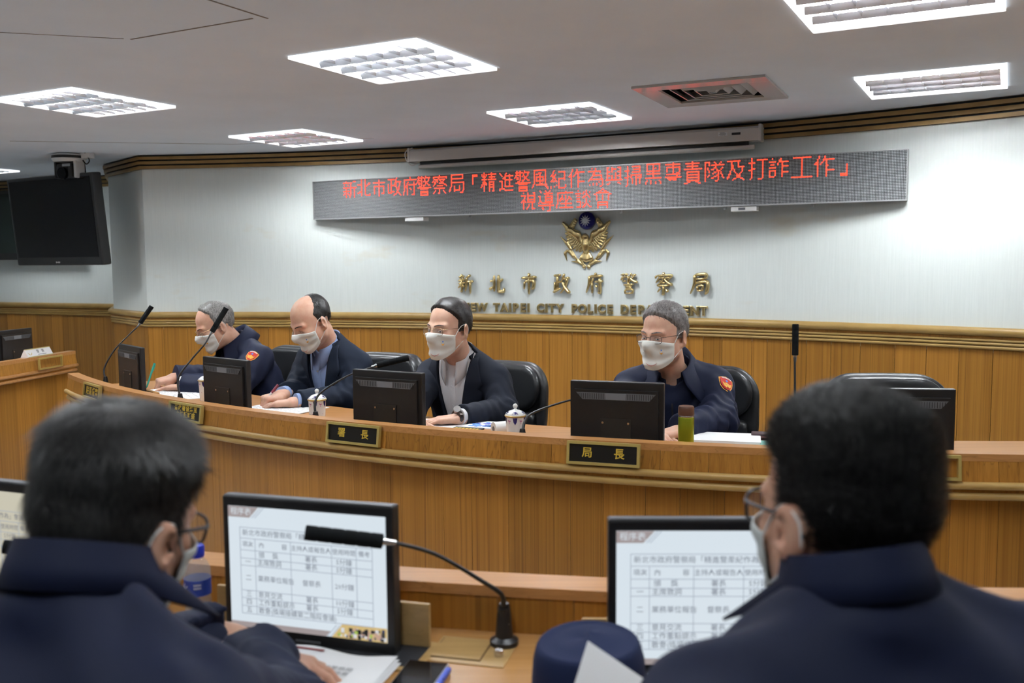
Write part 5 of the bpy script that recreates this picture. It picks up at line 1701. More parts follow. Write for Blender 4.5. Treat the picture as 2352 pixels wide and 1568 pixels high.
# ------------------------------------------------------------------ people
def skin_mat(name, col):
    m = mat(name, col, 0.45, spec=0.4, sss=0.12)
    n = noise(m, mapped(m, (28, 28, 28)), 1.0, 4.0)
    d_ = tuple(c * k for c, k in zip(col, (0.90, 0.80, 0.78)))
    lk(m, ramp(m, n, [(0.35, d_), (0.65, col)]), bsdf(m).inputs['Base Color'])
    return m
def cloth_mat(name, col, rough=0.75, spec=0.25, weave=900, sheen=0.0):
    m = mat(name, col, rough, spec=spec)
    n = noise(m, mapped(m, (6, 6, 6)), 1.0, 3.0)
    d_ = tuple(c * 0.8 for c in col)
    lk(m, ramp(m, n, [(0.3, d_), (0.7, col)]), bsdf(m).inputs['Base Color'])
    bump(m, noise(m, mapped(m, (weave, weave, weave)), 1.0, 2.0), 0.2, 0.0008)
    return m
def hair_mat(name, a, b):
    m = mat(name, a, 0.45, spec=0.35)
    n = noise(m, mapped(m, (220, 220, 60)), 1.0, 3.0)
    lk(m, ramp(m, n, [(0.35, a), (0.65, b)]), bsdf(m).inputs['Base Color'])
    return m
M['skin'] = skin_mat('skin', (0.66, 0.41, 0.30))
M['skin_b'] = skin_mat('skin_pale', (0.70, 0.45, 0.335))
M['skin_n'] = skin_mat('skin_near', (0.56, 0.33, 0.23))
M['police'] = cloth_mat('navy_uniform', (0.0075, 0.011, 0.032), 0.68, 0.22)
M['police_dark'] = cloth_mat('navy_lining', (0.008, 0.010, 0.024), 0.8, 0.2)
M['suit'] = cloth_mat('navy_suit', (0.008, 0.0105, 0.019), 0.75, 0.2)
M['suit_b'] = cloth_mat('blue_suit', (0.008, 0.013, 0.026), 0.75, 0.2)
M['shirt_white'] = cloth_mat('white_shirt', (0.86, 0.86, 0.90), 0.7)
M['shirt_blue'] = cloth_mat('blue_shirt', (0.30, 0.40, 0.66), 0.7)
M['trouser'] = cloth_mat('dark_trousers', (0.012, 0.013, 0.02), 0.8)
M['mask'] = cloth_mat('cream_mask', (0.83, 0.84, 0.80), 0.75, weave=500)
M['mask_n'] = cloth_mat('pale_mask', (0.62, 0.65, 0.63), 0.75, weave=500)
M['loop'] = mat('white_elastic', (0.75, 0.75, 0.74), 0.7)
M['hair_black'] = hair_mat('black_hair', (0.009, 0.009, 0.009), (0.034, 0.032, 0.031))
M['hair_grey'] = hair_mat('grey_hair', (0.10, 0.09, 0.088), (0.24, 0.225, 0.22))
M['hair_pepper'] = hair_mat('pepper_hair', (0.10, 0.095, 0.09), (0.30, 0.29, 0.28))
M['hair_dark'] = hair_mat('dark_hair', (0.012, 0.010, 0.010), (0.035, 0.030, 0.028))
M['eye_white'] = mat('eye_white', (0.62, 0.60, 0.58), 0.3)
M['iris'] = mat('iris', (0.015, 0.010, 0.008), 0.2)
M['gold_wire'] = mat('gold_wire', (0.55, 0.42, 0.24), 0.25, metal=1.0)
M['dark_wire'] = mat('dark_wire', (0.06, 0.045, 0.04), 0.3, metal=0.7)
M['black_rim'] = mat('black_rim', (0.008, 0.008, 0.010), 0.25)
M['lens'] = mat('lens_glass', (0.9, 0.95, 1.0), 0.03, alpha=0.10)
M['patch_red'] = mat('patch_red', (0.55, 0.035, 0.02), 0.7)
M['patch_gold'] = mat('patch_gold', (0.75, 0.36, 0.04), 0.6)
M['patch_white'] = mat('patch_white', (0.75, 0.72, 0.72), 0.7)
M['patch_blue'] = mat('patch_blue', (0.10, 0.20, 0.60), 0.7)

def unit(v):
    v = np.asarray(v, float); return v / np.linalg.norm(v)

def head_core(q):
    x, y, z = q[:, 0], q[:, 1], q[:, 2]
    a = q.copy(); a[:, 0] = np.abs(x)
    d = s_ell(a, (0, -0.012, 0.036), (0.077, 0.097, 0.089))
    d = smin(d, s_ell(a, (0, 0.020, -0.030), (0.069, 0.070, 0.088)), 0.025)
    d = smin(d, s_cap(a, (0.049, 0.006, -0.055), (0.015, 0.066, -0.096), 0.025, 0.021), 0.03)
    d = smin(d, s_ell(a, (0.043, 0.054, -0.022), (0.022, 0.024, 0.02)), 0.02)
    d = smin(d, s_cap(a, (0.010, 0.085, 0.020), (0.046, 0.070, 0.022), 0.009, 0.009), 0.014)
    return d

def head_sdf(q):
    a = q.copy(); a[:, 0] = np.abs(a[:, 0])
    d = head_core(q)
    d = smax(d, -s_ell(a, (0.032, 0.096, 0.003), (0.018, 0.016, 0.011)), 0.010)
    d = smin(d, s_ell(a, (0.032, 0.074, 0.001), (0.015, 0.0135, 0.0115)), 0.004)
    d = smin(d, s_cap(a, (0, 0.088, 0.012), (0, 0.109, -0.030), 0.0075, 0.0125), 0.012)
    d = smin(d, s_ell(a, (0.012, 0.098, -0.034), (0.008, 0.010, 0.008)), 0.008)
    # ears: a flat shell leaning back, hollowed
    c, s = math.cos(R(36)), math.sin(R(36))
    Re = np.array([[c, s, 0], [-s, c, 0], [0, 0, 1]], np.float32)
    e = s_ell(a, (0.086, -0.017, -0.006), (0.009, 0.020, 0.033), Re)
    e = smin(e, s_ell(a, (0.079, -0.006, -0.034), (0.007, 0.010, 0.011)), 0.008)
    e = smax(e, -s_ell(a, (0.095, -0.011, -0.004), (0.007, 0.0095, 0.018), Re), 0.004)
    return smin(d, e, 0.007)

class Frame:
    def __init__(s, o, f, u):
        s.o = np.asarray(o, np.float32)
        f = unit(f); u = np.asarray(u, float); u = unit(u - f * (u @ f)); r = np.cross(f, u)
        s.R = np.stack([r, f, u], 1).astype(np.float32)     # columns: right, forward, up
    def loc(s, p): return (p - s.o) @ s.R
    def wor(s, q): return np.asarray(q, np.float32) @ s.R.T + s.o

def hand_sdf(p, W, d, n, side, bends, spread=0.05, thumb=(0.7, 0.6, 0.25)):
    """side +1 right, -1 left; bends = per finger (knuckle, middle, tip) angles in degrees towards the palm"""
    W = np.asarray(W, float); d = unit(d); n = np.asarray(n, float); n = unit(n - d * (n @ d))
    l = np.cross(d, n) * side
    Rm = np.stack([l, d, n], 1)
    out = s_box(p, W + d * 0.050, (0.040, 0.046, 0.0135), 0.0125, Rm)
    out = smin(out, s_ell(p, W + d * 0.032 + l * 0.026 + n * 0.006, (0.020, 0.030, 0.017), Rm), 0.012)
    out = smin(out, s_cap(p, W - d * 0.012, W + d * 0.012, 0.025, 0.026), 0.02)
    fing = None
    for k, (off, L, r) in enumerate(((0.029, 0.074, .0088), (0.0098, 0.082, .0090), (-0.0098, 0.076, .0086), (-0.028, 0.060, .0076))):
        b = bends[k] if isinstance(bends[0], (tuple, list)) else bends
        pos = W + d * (0.090 - 0.004 * abs(k - 1)) + l * off
        ang = 0.0
        dd0 = unit(d + l * (spread * (1.5 - k)))
        for seg, (fr, bd) in enumerate(zip((0.44, 0.31, 0.25), b)):
            ang += R(bd)
            dv = dd0 * math.cos(ang) + n * math.sin(ang)
            e = pos + dv * L * fr
            c = s_cap(p, pos, e, r * (1 - .09 * seg), r * (.91 - .09 * seg))
            fing = c if fing is None else (np.minimum(fing, c) if seg == 0 else smin(fing, c, 0.003))
            pos = e
    out = smin(out, fing, 0.007)
    pos = W + d * 0.026 + l * 0.030 + n * 0.004
    t0 = unit(d * thumb[0] + l * thumb[1] + n * thumb[2])
    t1 = unit(t0 + d * 0.35 + n * 0.15)
    e = pos + t0 * 0.046
    c = smin(s_cap(p, pos, e, 0.0125, 0.0105), s_cap(p, e, e + t1 * 0.033, 0.0105, 0.0085), 0.003)
    return smin(out, c, 0.010)

def drape_pts(f, P, d, off, far=0.25, it=60):
    """march points P along direction d until the solid's distance is off"""
    P = np.asarray(P, np.float32).copy(); d = np.asarray(d, np.float32)
    if d.ndim == 1: d = np.repeat(d[None], len(P), 0)
    T = np.zeros(len(P), np.float32)
    for _ in range(it):
        v = f(P + d * T[:, None]) - off
        T += np.clip(v * 0.8, -0.02, 0.03)
        T = np.clip(T, 0, far)
    return P + d * T[:, None]

def grid_faces(nu, nv, closed_u=False):
    f = []
    for j in range(nv - 1):
        for i in range(nu - (0 if closed_u else 1)):
            i2 = (i + 1) % nu
            f.append((j * nu + i, j * nu + i2, (j + 1) * nu + i2, (j + 1) * nu + i))
    return f

def add_solid(o, th, offset=-1.0):
    m = o.modifiers.new('thickness', 'SOLIDIFY'); m.thickness = th; m.offset = offset
    return o

def strands(name, f, mask, lo, hi, n, comb, material, parent, L=(0.012, 0.022), lift=0.25, w=0.0006, jitter=0.25, seed=1, h=0.008):
    """thin tapered hair blades rooted on the hair solid where mask(p) holds"""
    g = np.random.default_rng(seed)
    V, Q = net(f, lo, hi, h)
    C = V[Q].mean(1)
    ok = mask(C)
    C = C[ok]
    if not len(C): return None
    idx = g.integers(0, len(C), n)
    P = C[idx] + g.normal(size=(n, 3)) * h * 0.35
    e = 0.002
    N = np.stack([f((P + np.eye(3)[k] * e).astype(np.float32)) - f((P - np.eye(3)[k] * e).astype(np.float32)) for k in range(3)], 1)
    N /= np.linalg.norm(N, axis=1, keepdims=True) + 1e-9
    P = P - N * (f(P.astype(np.float32))[:, None] + 0.001)
    D = comb(P) + g.normal(size=(n, 3)) * jitter
    D = D - N * (D * N).sum(1, keepdims=True)
    D /= np.linalg.norm(D, axis=1, keepdims=True) + 1e-9
    lf = lift * g.uniform(0.4, 1.4, (n, 1))
    l = g.uniform(L[0], L[1], (n, 1))
    A = P
    D1 = D + N * lf; D1 /= np.linalg.norm(D1, axis=1, keepdims=True)
    B = A + D1 * l * 0.55
    D2 = D + N * lf * 0.35; D2 /= np.linalg.norm(D2, axis=1, keepdims=True)
    T = B + D2 * l * 0.45
    S = np.cross(D, N) * w
    V = np.stack([A - S, A + S, B + S * .8, B - S * .8, T], 1).reshape(-1, 3)
    k = np.arange(n)[:, None] * 5
    q = np.concatenate([k + np.array([[0, 1, 2]]), k + np.array([[0, 2, 3]]), k + np.array([[3, 2, 4]])])
    return obj(name, mesh_np(name, V, q, material), None, parent, world=True)

def person(sp):
    """sp: dict with the pose in world metres; returns the Empty that carries body, hair and clothes"""
    z = lambda p: np.array([p[0], p[1], p[2] + Z0], np.float32)
    H, N, B = z(sp['H']), z(sp['N']), z(sp['B'])
    hf = np.array(sp['hf'], float)
    HF = Frame(H, hf, sp.get('hu', (0, 0, 1)))
    TF = Frame(B, sp['tf'], N - B)
    # keep the torso's up along the spine
    u = unit(N - B); f = np.asarray(sp['tf'], float); f = unit(f - u * (f @ u)); r = np.cross(f, u)
    TF.R = np.stack([r, f, u], 1).astype(np.float32)
    L = float(np.linalg.norm(N - B))
    hw = sp.get('hw', 0.165)
    sdr = sp.get('sd', 0.055)
    SR = z(sp['SR']) if 'SR' in sp else N + r * hw - u * sdr
    SL = z(sp['SL']) if 'SL' in sp else N - r * hw - u * sdr
    ER, WR_, EL, WL_ = z(sp['ER']), z(sp['WR']), z(sp['EL']), z(sp['WL'])
    bulk = sp.get('bulk', 0.0)
    root = thing('person', sp['label'], 'person', (float(B[0]), float(B[1]), 0.0))
    nk0 = HF.wor([(0, -0.030, -0.060)])[0]; nk1 = N - u * 0.03 + f * 0.005
    def torso(p):
        q = TF.loc(p)
        d = s_ell(q, (0, 0.005, L * .64), (0.155 + bulk, 0.110 + bulk, 0.205))
        d = smin(d, s_ell(q, (0, 0.012, L * .24), (0.152 + bulk, 0.118 + bulk, 0.215)), 0.06)
        d = smin(d, s_cap(p, N + r * (hw - .055) - u * (sdr + .01), N - r * (hw - .055) - u * (sdr + .01), 0.062), 0.05)
        for S_ in (SR, SL):
            d = smin(d, s_cap(p, N + u * sp.get('trap', -.005), S_ * .8 + N * .2, 0.046, 0.045), 0.05)
        return d
    def arms(p, k, ra=0.050, rb=0.043, rc=0.030):
        d = None
        for S_, E_2, W_ in ((SR, ER, WR_), (SL, EL, WL_)):
            a = smin(s_cap(p, S_, E_2, ra + k, rb + k), s_cap(p, E_2, W_, rb + k, rc + k), 0.03)
            d = a if d is None else np.minimum(d, a)
        return d
    hands = sp['hands']
    def body(p):
        d = head_sdf(HF.loc(p))
        d = smin(d, s_cap(p, nk0, nk1, 0.054, 0.058), 0.022)
        d = smin(d, torso(p) + 0.020, 0.02)
        d = smin(d, arms(p, -0.012), 0.03)
        for W_, dd, nn, side, bends, th in hands:
            d = np.minimum(d, hand_sdf(p, z(W_), dd, nn, side, bends, thumb=th))
        return d
    pts = np.array([H + 0.02, N, B, SR, SL, ER, WR_, EL, WL_] + [z(h[0]) + unit(h[1]) * .15 for h in hands])
    lo, hi = pts.min(0) - 0.16, pts.max(0) + 0.16
    V, Q = net(body, lo, hi, sp.get('h', 0.0042))
    obj('body', mesh_np('body', V, Q, M[sp['skin']]), None, root, world=True)

    # ---- clothing
    cuff = sp.get('cuff', 0.0)
    ease = sp.get('ease', 0.012)
    def folds(p):
        a = sp.get('fold', 0.0025)
        q = TF.loc(p)
        w = np.sin(q[:, 2] * 62 + 18 * q[:, 0] + 3 * np.sin(q[:, 1] * 25)) * np.sin(q[:, 0] * 21 + q[:, 2] * 9)
        w2 = np.sin((q[:, 0] * .6 + q[:, 1] + q[:, 2] * .5) * 75 + 2 * np.sin(q[:, 2] * 30))
        k = 0.0
        for S_, E_2, W_ in ((SR, ER, WR_), (SL, EL, WL_)):
            g = np.exp(-((p - E_2) ** 2).sum(1) / .016)
            ax = unit(W_ - S_)
            k = k + g * np.sin(((p - E_2) @ ax) * 150 + 2.0 * np.sin(((p - E_2) @ np.cross(ax, u)) * 60))
        return a * (w + 0.6 * w2) + 0.0035 * k
    vz = sp.get('vee')     # (half width at the top, z of the button) in torso coordinates
    def cloth(p):
        d = torso(p) - ease
        sl = arms(p, ease + 0.004 + sp.get('sleeve', 0.0), rc=sp.get('rc', 0.030))
        d = smin(d, sl, 0.028)
        d = d + folds(p)
        return d
    def jacket(p):
        d = cloth(p)
        # neck opening
        d = smax(d, -s_cap(p, N - u * 0.05 + f * 0.02, N + u * 0.25 + f * 0.08, sp.get('neck_r', 0.068), 0.09), 0.006)
        if vz:
            q = TF.loc(p)
            hwz = np.clip((q[:, 2] - vz[1]) / (L - vz[1]), 0, 1.2) * vz[0]
            cut = np.maximum(np.abs(q[:, 0]) - hwz, -q[:, 1])
            d = np.maximum(d, -cut)
        for S_, E_2, W_ in ((SR, ER, WR_), (SL, EL, WL_)):
            ax = unit(W_ - E_2)
            d = np.maximum(d, np.where(((p - E_2) @ ax > 0) & (np.linalg.norm(p - W_, axis=1) < .12), (p - W_) @ ax + cuff, -1))
        return d
    V, Q = net(jacket, lo, hi, sp.get('hj', 0.0055))
    jk = obj('jacket', mesh_np('jacket', V, Q, M[sp['jacket']]), None, root, world=True)
    tr = lambda p: np.minimum(np.minimum(s_cap(p, B - u * .02 + r * .09, B + r * .11 + f * .40 - np.array([0, 0, .06]), 0.088, 0.068), s_cap(p, B - u * .02 - r * .09, B - r * .11 + f * .40 - np.array([0, 0, .06]), 0.088, 0.068)),
        np.minimum(s_cap(p, B + r * .11 + f * .40 - np.array([0, 0, .06]), np.array([*(B + r * .12 + f * .38)[:2], 0.06]), 0.064, 0.05), s_cap(p, B - r * .11 + f * .40 - np.array([0, 0, .06]), np.array([*(B - r * .12 + f * .38)[:2], 0.06]), 0.064, 0.05)))
    l2 = np.minimum(B, B + f * .45) - .2; h2 = np.maximum(B, B + f * .45) + .2; l2[2] = 0.0; h2[2] = B[2] + .12
    V, Q = net(tr, l2, h2, 0.014)
    obj('trousers', mesh_np('trousers', V, Q, M['trouser']), None, root, world=True)
    # ---- shirt and collar
    if sp.get('shirt'):
        ms = M[sp['shirt']]
        def shirt(p):
            d = smax(torso(p) - 0.004, -s_cap(p, N + u * 0.030 + f * 0.05, N + u * 0.2 + f * 0.09, 0.050, 0.06), 0.004)
            return d
        V, Q = net(shirt, lo, hi, 0.006)
        sh = obj('shirt', mesh_np('shirt', V, Q, ms), None, root, world=True)
        # collar: a fold round the neck with two points in front
        nu = 41
        rows = []
        for j in range(4):
            row = []
            for i in range(nu):
                th = R(-158 + 316 * i / (nu - 1))
                e = -f * math.cos(th) + r * math.sin(th)
                fr = (1 - math.cos(th)) / 2
                tip = max(0.0, (abs(math.degrees(th)) - 105) / 53)
                ctr = N + f * (0.030 * fr) - u * (0.030 * fr)
                hb = 0.040 - 0.006 * fr
                if j == 0: pnt = ctr + e * 0.062 - u * 0.005
                elif j == 1: pnt = ctr + e * 0.0635 + u * hb
                elif j == 2: pnt = ctr + e * 0.0665 + u * (hb + .001)
                else: pnt = ctr + e * (0.079 + .010 * tip) + u * (hb - 0.040 - 0.055 * tip) + f * 0.012 * tip - r * math.copysign(-0.012 * tip, th)
                row.append(pnt)
            rows.append(row)
        o = obj('collar', ([q for w_ in rows for q in w_], grid_faces(nu, 4)), ms, sh, world=True, smooth=True, sharp=60); add_solid(o, 0.0022, 0)
        o.matrix_parent_inverse = Matrix.Identity(4)
        # buttons
        if vz:
            zs = [L - 0.10 - 0.085 * k for k in range(4)]
            P0 = np.array([TF.wor([(0.004, 0.3, zz_)])[0] for zz_ in zs])
            PP = drape_pts(shirt, P0, -f, 0.001)
            for q in PP:
                mb = MB(); mb.tube([Vector(q), Vector(q + f * .002)], 0.0055, 10); b_ = obj('button', mb.vf(), M['shirt_white'], sh)
            # placket
            zs = np.linspace(L - .075, vz[1] - .02, 16)
            P0 = np.array([TF.wor([(x, 0.3, zz_)])[0] for zz_ in zs for x in (-0.014, -.012, 0.012, 0.014)])
            PP = drape_pts(shirt, P0, -f, 0.0006)
            PP = PP.reshape(16, 4, 3); PP[:, 1:3] += f * .0016
            obj('placket', (PP.reshape(-1, 3).tolist(), grid_faces(4, 16)), ms, sh, smooth=True)
        # cuffs
        for E_2, W_ in ((ER, WR_), (EL, WL_)):
            ax = unit(W_ - E_2)
            mb = MB(); mb.tube([Vector(W_ - ax * (cuff + .03)), Vector(W_ - ax * (cuff - .016))], [0.0345, 0.0335], 16); obj('cuff', mb.vf(), ms, sh, smooth=True, sharp=50)
    # ---- suit lapels
    if vz and sp.get('lapel'):
        for sg in (-1, 1):
            nz, nw = 22, 7
            P0 = []
            for j in range(nz):
                t = j / (nz - 1)
                zz_ = vz[1] + (L + 0.012 - vz[1]) * t
                xin = vz[0] * min(1.2, (zz_ - vz[1]) / (L - vz[1])) - 0.002
                wd_ = 0.088 * math.sin(min(1.0, t * 1.35) * math.pi / 2) if t < 0.70 else (0.088 - 0.030 if t < .76 else 0.074 - 0.05 * (t - .76) / .24)
                for i in range(nw):
                    P0.append(TF.wor([(sg * (xin + wd_ * i / (nw - 1)), 0.32, zz_)])[0])
            PP = drape_pts(lambda p: torso(p) - ease + folds(p), np.array(P0), -f, 0.006, far=.4)
            o = obj('lapel', (PP.tolist(), grid_faces(nw, nz)), M[sp['jacket']], jk, smooth=True, sharp=70); add_solid(o, 0.005, 0)
    # suit collar band behind the neck
    if sp.get('lapel'):
        nu = 33; rows = []
        for j in range(3):
            row = []
            for i in range(nu):
                th = R(-112 + 224 * i / (nu - 1)); e = -f * math.cos(th) + r * math.sin(th); fr = (1 - math.cos(th)) / 2
                ctr = N + f * 0.022 * fr - u * .012 * fr
                row.append([ctr + e * .070 - u * .012, ctr + e * .0735 + u * .026, ctr + e * .094 - u * .014][j])
            rows.append(row)
        o = obj('collar', ([q for w_ in rows for q in w_], grid_faces(nu, 3)), M[sp['jacket']], jk, smooth=True, sharp=60); add_solid(o, .004, 0)
    # ---- uniform collar: tall folded collar with two wide points
    if sp.get('police'):
        c = sp['police']
        nu = 49; rows = []
        th_m = c.get('th', 150)
        for j in range(6):
            row = []
            for i in range(nu):
                th = R(-th_m + 2 * th_m * i / (nu - 1)); e = -f * math.cos(th) + r * math.sin(th); fr = (1 - math.cos(th)) / 2
                tip = max(0.0, (abs(math.degrees(th)) - th_m * .62) / (th_m * .38))
                ctr = N + f * 0.030 * fr - u * c.get('dip', .03) * fr
                hb = c['h'] - .008 * fr
                r0 = c.get('r', 0.074)
                fl = c.get('fl', .030); dr = c.get('drop', .062)
                P = [ctr + e * (r0 - .004) - u * .02, ctr + e * r0 + u * hb * .6, ctr + e * (r0 + .004) + u * hb, ctr + e * (r0 + .009) + u * (hb + .001),
                     ctr + e * (r0 + .010 + fl * .55) + u * (hb - dr * .5), ctr + e * (r0 + .010 + fl + .016 * tip) + u * (hb - dr - .034 * tip * c.get('pt', 1)) + f * c.get('fw', .01) * tip + r * math.copysign(c.get('out', 0.0) * tip, th)]
                row.append(P[j])
            rows.append(row)
        o = obj('collar', ([q for w_ in rows for q in w_], grid_faces(nu, 6)), M['police'], jk, smooth=True, sharp=75); add_solid(o, .004, 0)
        # inner shirt collar
        nu = 33; rows = []
        for j in range(3):
            row = []
            for i in range(nu):
                th = R(-160 + 320 * i / (nu - 1)); e = -f * math.cos(th) + r * math.sin(th); fr = (1 - math.cos(th)) / 2
                ctr = N + f * 0.034 * fr - u * .045 * fr
                row.append([ctr + e * .060 - u * .03, ctr + e * .062 + u * .036, ctr + e * .072 - u * .006][j])
            rows.append(row)
        o = obj('inner_collar', ([q for w_ in rows for q in w_], grid_faces(nu, 3)), M['police_dark'], jk, smooth=True, sharp=60); add_solid(o, .003, 0)
        # inner shirt front and zip
        if c.get('front'):
            zs = np.linspace(L - .095, .12, 24)
            P0 = np.array([TF.wor([(x, 0.3, zz_)])[0] for zz_ in zs for x in (-0.0035, 0.0035)])
            PP = drape_pts(cloth, P0, -f, 0.0008)
            obj('zip', (PP.tolist(), grid_faces(2, 24)), M['black_matte'], jk)
        # cuffs
        for E_2, W_ in ((ER, WR_), (EL, WL_)):
            ax = unit(W_ - E_2)
            mb = MB(); mb.tube([Vector(W_ - ax * k_) for k_ in (.055, .045, .03, .012, .004)], [0.047, 0.044, 0.046, 0.043, 0.039], 18); obj('sleeve_cuff', mb.vf(), M['police'], jk, smooth=True)
    # ---- shoulder patch
    if sp.get('patch'):
        for sg, c0, up_, size in sp['patch']:
            S_, E_2 = (SR, ER) if sg > 0 else (SL, EL)
            ax = unit(E_2 - S_)
            out = np.asarray(c0, float); out = unit(out - ax * (out @ ax)); sd_ = np.cross(ax, out)
            ctr = S_ + ax * up_ + out * 0.14
            def decal(poly, off, m, nm, par):
                P0 = np.array([ctr + sd_ * x * size - ax * y * size for x, y in poly])
                PP = drape_pts(cloth, P0, -out, off)
                cc = PP.mean(0); cc = drape_pts(cloth, (np.mean(P0, 0))[None], -out, off)[0]
                n_ = len(poly)
                return obj(nm, (PP.tolist() + [cc.tolist()], [(i, (i + 1) % n_, n_) for i in range(n_)]), m, par)
            shield = []
            base = [(-.9, .75), (-.45, .95), (0, 1.05), (.45, .95), (.9, .75), (.88, .2), (.75, -.35), (.45, -.8), (0, -1.15), (-.45, -.8), (-.75, -.35), (-.88, .2)]
            bd = decal(base, 0.0012, M['patch_gold'], 'shoulder_patch', jk)
            decal([(x * .87, y * .88) for x, y in base], 0.0032, M['patch_red'], 'patch_field', bd)
            decal([(-.6, .05), (-.35, -.1), (0, .1), (.35, -.1), (.6, .05), (.45, -.45), (.15, -.75), (0, -.5), (-.15, -.75), (-.45, -.45)], 0.0056, M['patch_gold'], 'patch_bird', bd)
            decal([(.16 * math.cos(k * .7854), .30 + .16 * math.sin(k * .7854)) for k in range(8)], 0.0068, M['patch_blue'], 'patch_disc', bd)
            for k in range(7):
                x = -.54 + .18 * k; y = .62 + .12 * math.cos(x * 2)
                decal([(x - .06, y - .08), (x + .06, y - .08), (x + .06, y + .09), (x - .06, y + .09)], 0.0062, M['patch_white'], 'patch_letter', bd)
    # ---- head: eyes, brows, hair, mask, glasses
    fH = lambda q: head_sdf(np.asarray(q, np.float32))
    if sp.get('face', True):
        lid = sp.get('lid', 0.0)
        for sg in (-1, 1):
            mb = MB(); mb.sphere((sg * 0.032, 0.0752, -0.0005 + lid), 0.0128, 14, 10, (1.0, 1.02, .36 if not sp.get('down') else .16))
            e = obj('eye', ([HF.wor([v])[0] for v in mb.v], mb.f), M['eye_white'], root, world=True, smooth=True)
            ix = sp.get('gaze', 0.0)
            mb = MB(); mb.sphere((sg * 0.032 + ix, 0.0830, -0.0005 + lid), 0.0056, 12, 8, (1, 1.0, .72 if not sp.get('down') else .3))
            i_ = obj('iris', ([HF.wor([v])[0] for v in mb.v], mb.f), M['iris'], e, smooth=True)
            xs = np.linspace(.012, .052, 9)
            P0 = np.array([(sg * x, .16, .0215 + .0045 * math.sin((x - .012) / .04 * 2.6) - .05 * max(0, x - .044) + dz * (1 - .75 * abs((x - .028) / .026))) for dz in (-.0026, 0, .0026) for x in xs])
            PP = drape_pts(fH, P0, np.array([0, -1, 0]), 0.0012)
            obj('eyebrow', ([HF.wor([v])[0] for v in PP], grid_faces(9, 3)), M[sp.get('brow', 'hair_dark')], root, world=True, smooth=True)
            # eyelid line
            P0 = np.array([(sg * x, .16, .0035 + .003 * math.sin((x - .018) / .028 * 3.1416) + dz + lid) for dz in (-.0006, .0008) for x in np.linspace(.018, .046, 8)])
            PP = drape_pts(fH, P0, np.array([0, -1, 0]), 0.0012)
            obj('eyelash', ([HF.wor([v])[0] for v in PP], grid_faces(8, 2)), M['iris'], root, world=True, smooth=True)
    hr = sp['hair']
    def hair_t(q):
        x, y, zq = q[:, 0], q[:, 1], q[:, 2]
        g = np.full(len(q), -1.0, np.float32)
        for reg in hr['regions']:
            m_ = None
            for a0, a1, a2, a3 in reg:          # plane: a0*|x| + a1*y + a2*z > a3
                v_ = a0 * np.abs(x) + a1 * y + a2 * zq - a3
                m_ = v_ if m_ is None else np.minimum(m_, v_)
            g = np.maximum(g, m_)
        jag = hr.get('jag', .003) * np.sin(x * 310 + zq * 120) * np.sin(y * 270 + x * 90)
        k = np.clip((g + jag + .002) / hr.get('soft', .020), 0, 1)
        T = hr['t']
        if 'top' in hr: T = T + hr['top'] * np.clip((zq - .05) / .06, 0, 1) * (1 - .75 * np.clip((y - .02) / .05, 0, 1))
        if 'back' in hr: T = T + hr['back'] * np.clip((-y - .03) / .06, 0, 1) * np.clip((zq + .06) / .05, 0, 1)
        wv = hr.get('wave', .0012) * (np.sin(x * 95 + y * 40) + np.sin(y * 120 - zq * 60 + x * 30))
        return k * (T + wv) - 0.005 * (1 - k) - .0005
    def hair_l(q): return head_core(q) - hair_t(q)
    def hair_w(p): return hair_l(HF.loc(p))
    ext = np.array([H + HF.R @ np.array(c, np.float32) for c in [(sx * .12, sy, sz) for sx in (-1, 1) for sy in (-.15, .12) for sz in (-.11, .17)]])
    V, Q = net(hair_w, ext.min(0), ext.max(0), sp.get('hh', 0.0042))
    C = HF.loc(V[Q].mean(1).astype(np.float32))
    keep = hair_t(C) > -0.0045
    Q = Q[keep]
    used = np.unique(Q); re_ = np.full(len(V), -1); re_[used] = np.arange(len(used))
    ho = obj('hair', mesh_np('hair', V[used], re_[Q], M[hr['mat']]), None, root, world=True)
    if hr.get('n'):
        cb = np.array(hr.get('comb', (0, -1, -.5)), float)
        def comb(P):
            q = HF.loc(P.astype(np.float32))
            d = np.repeat(cb[None], len(P), 0)
            if hr.get('whorl'):
                w_ = np.array(hr['whorl'])
                d = q - w_; d = d / (np.linalg.norm(d, axis=1, keepdims=True) + 1e-6) + cb * .5
            return d @ HF.R.T.astype(float)
        s_o = strands('hair_strands', hair_w, lambda P: hair_t(HF.loc(P.astype(np.float32))) > hr['t'] * .15, ext.min(0), ext.max(0), hr['n'], comb, M[hr.get('mat2', hr['mat'])], ho, L=hr.get('L', (.012, .022)), lift=hr.get('lift', .2), w=hr.get('w', .0006), seed=hr.get('seed', 1))
        if s_o:
            s_o.matrix_parent_inverse = Matrix.Identity(4); s_o['kind'] = 'stuff'
    if sp.get('mask'):
        nu, nv = 41, 25
        th = np.radians(np.linspace(-66, 66, nu))
        tt = np.linspace(0, 1, nv)
        TH, TT = np.meshgrid(th, tt)
        s_ = (np.abs(TH) / np.radians(66))
        top = -0.003 - 0.016 * s_ ** 1.1; bot = -0.124 + 0.040 * s_ ** 2.0
        ZZ = top + (bot - top) * TT
        D = np.stack([np.sin(TH), np.cos(TH), np.zeros_like(TH)], -1).reshape(-1, 3).astype(np.float32)
        O = np.stack([np.zeros_like(TH), np.full_like(TH, .005), ZZ], -1).reshape(-1, 3).astype(np.float32)
        fm_ = lambda q: np.minimum(head_sdf(q), s_ell(q, (0, .035, -.085), (.05, .05, .035)))
        P = drape_pts(fm_, O + D * .17, -D, 0.006, far=.14)
        rad = ((P - O) * D).sum(1).reshape(nv, nu)
        base = rad.copy()
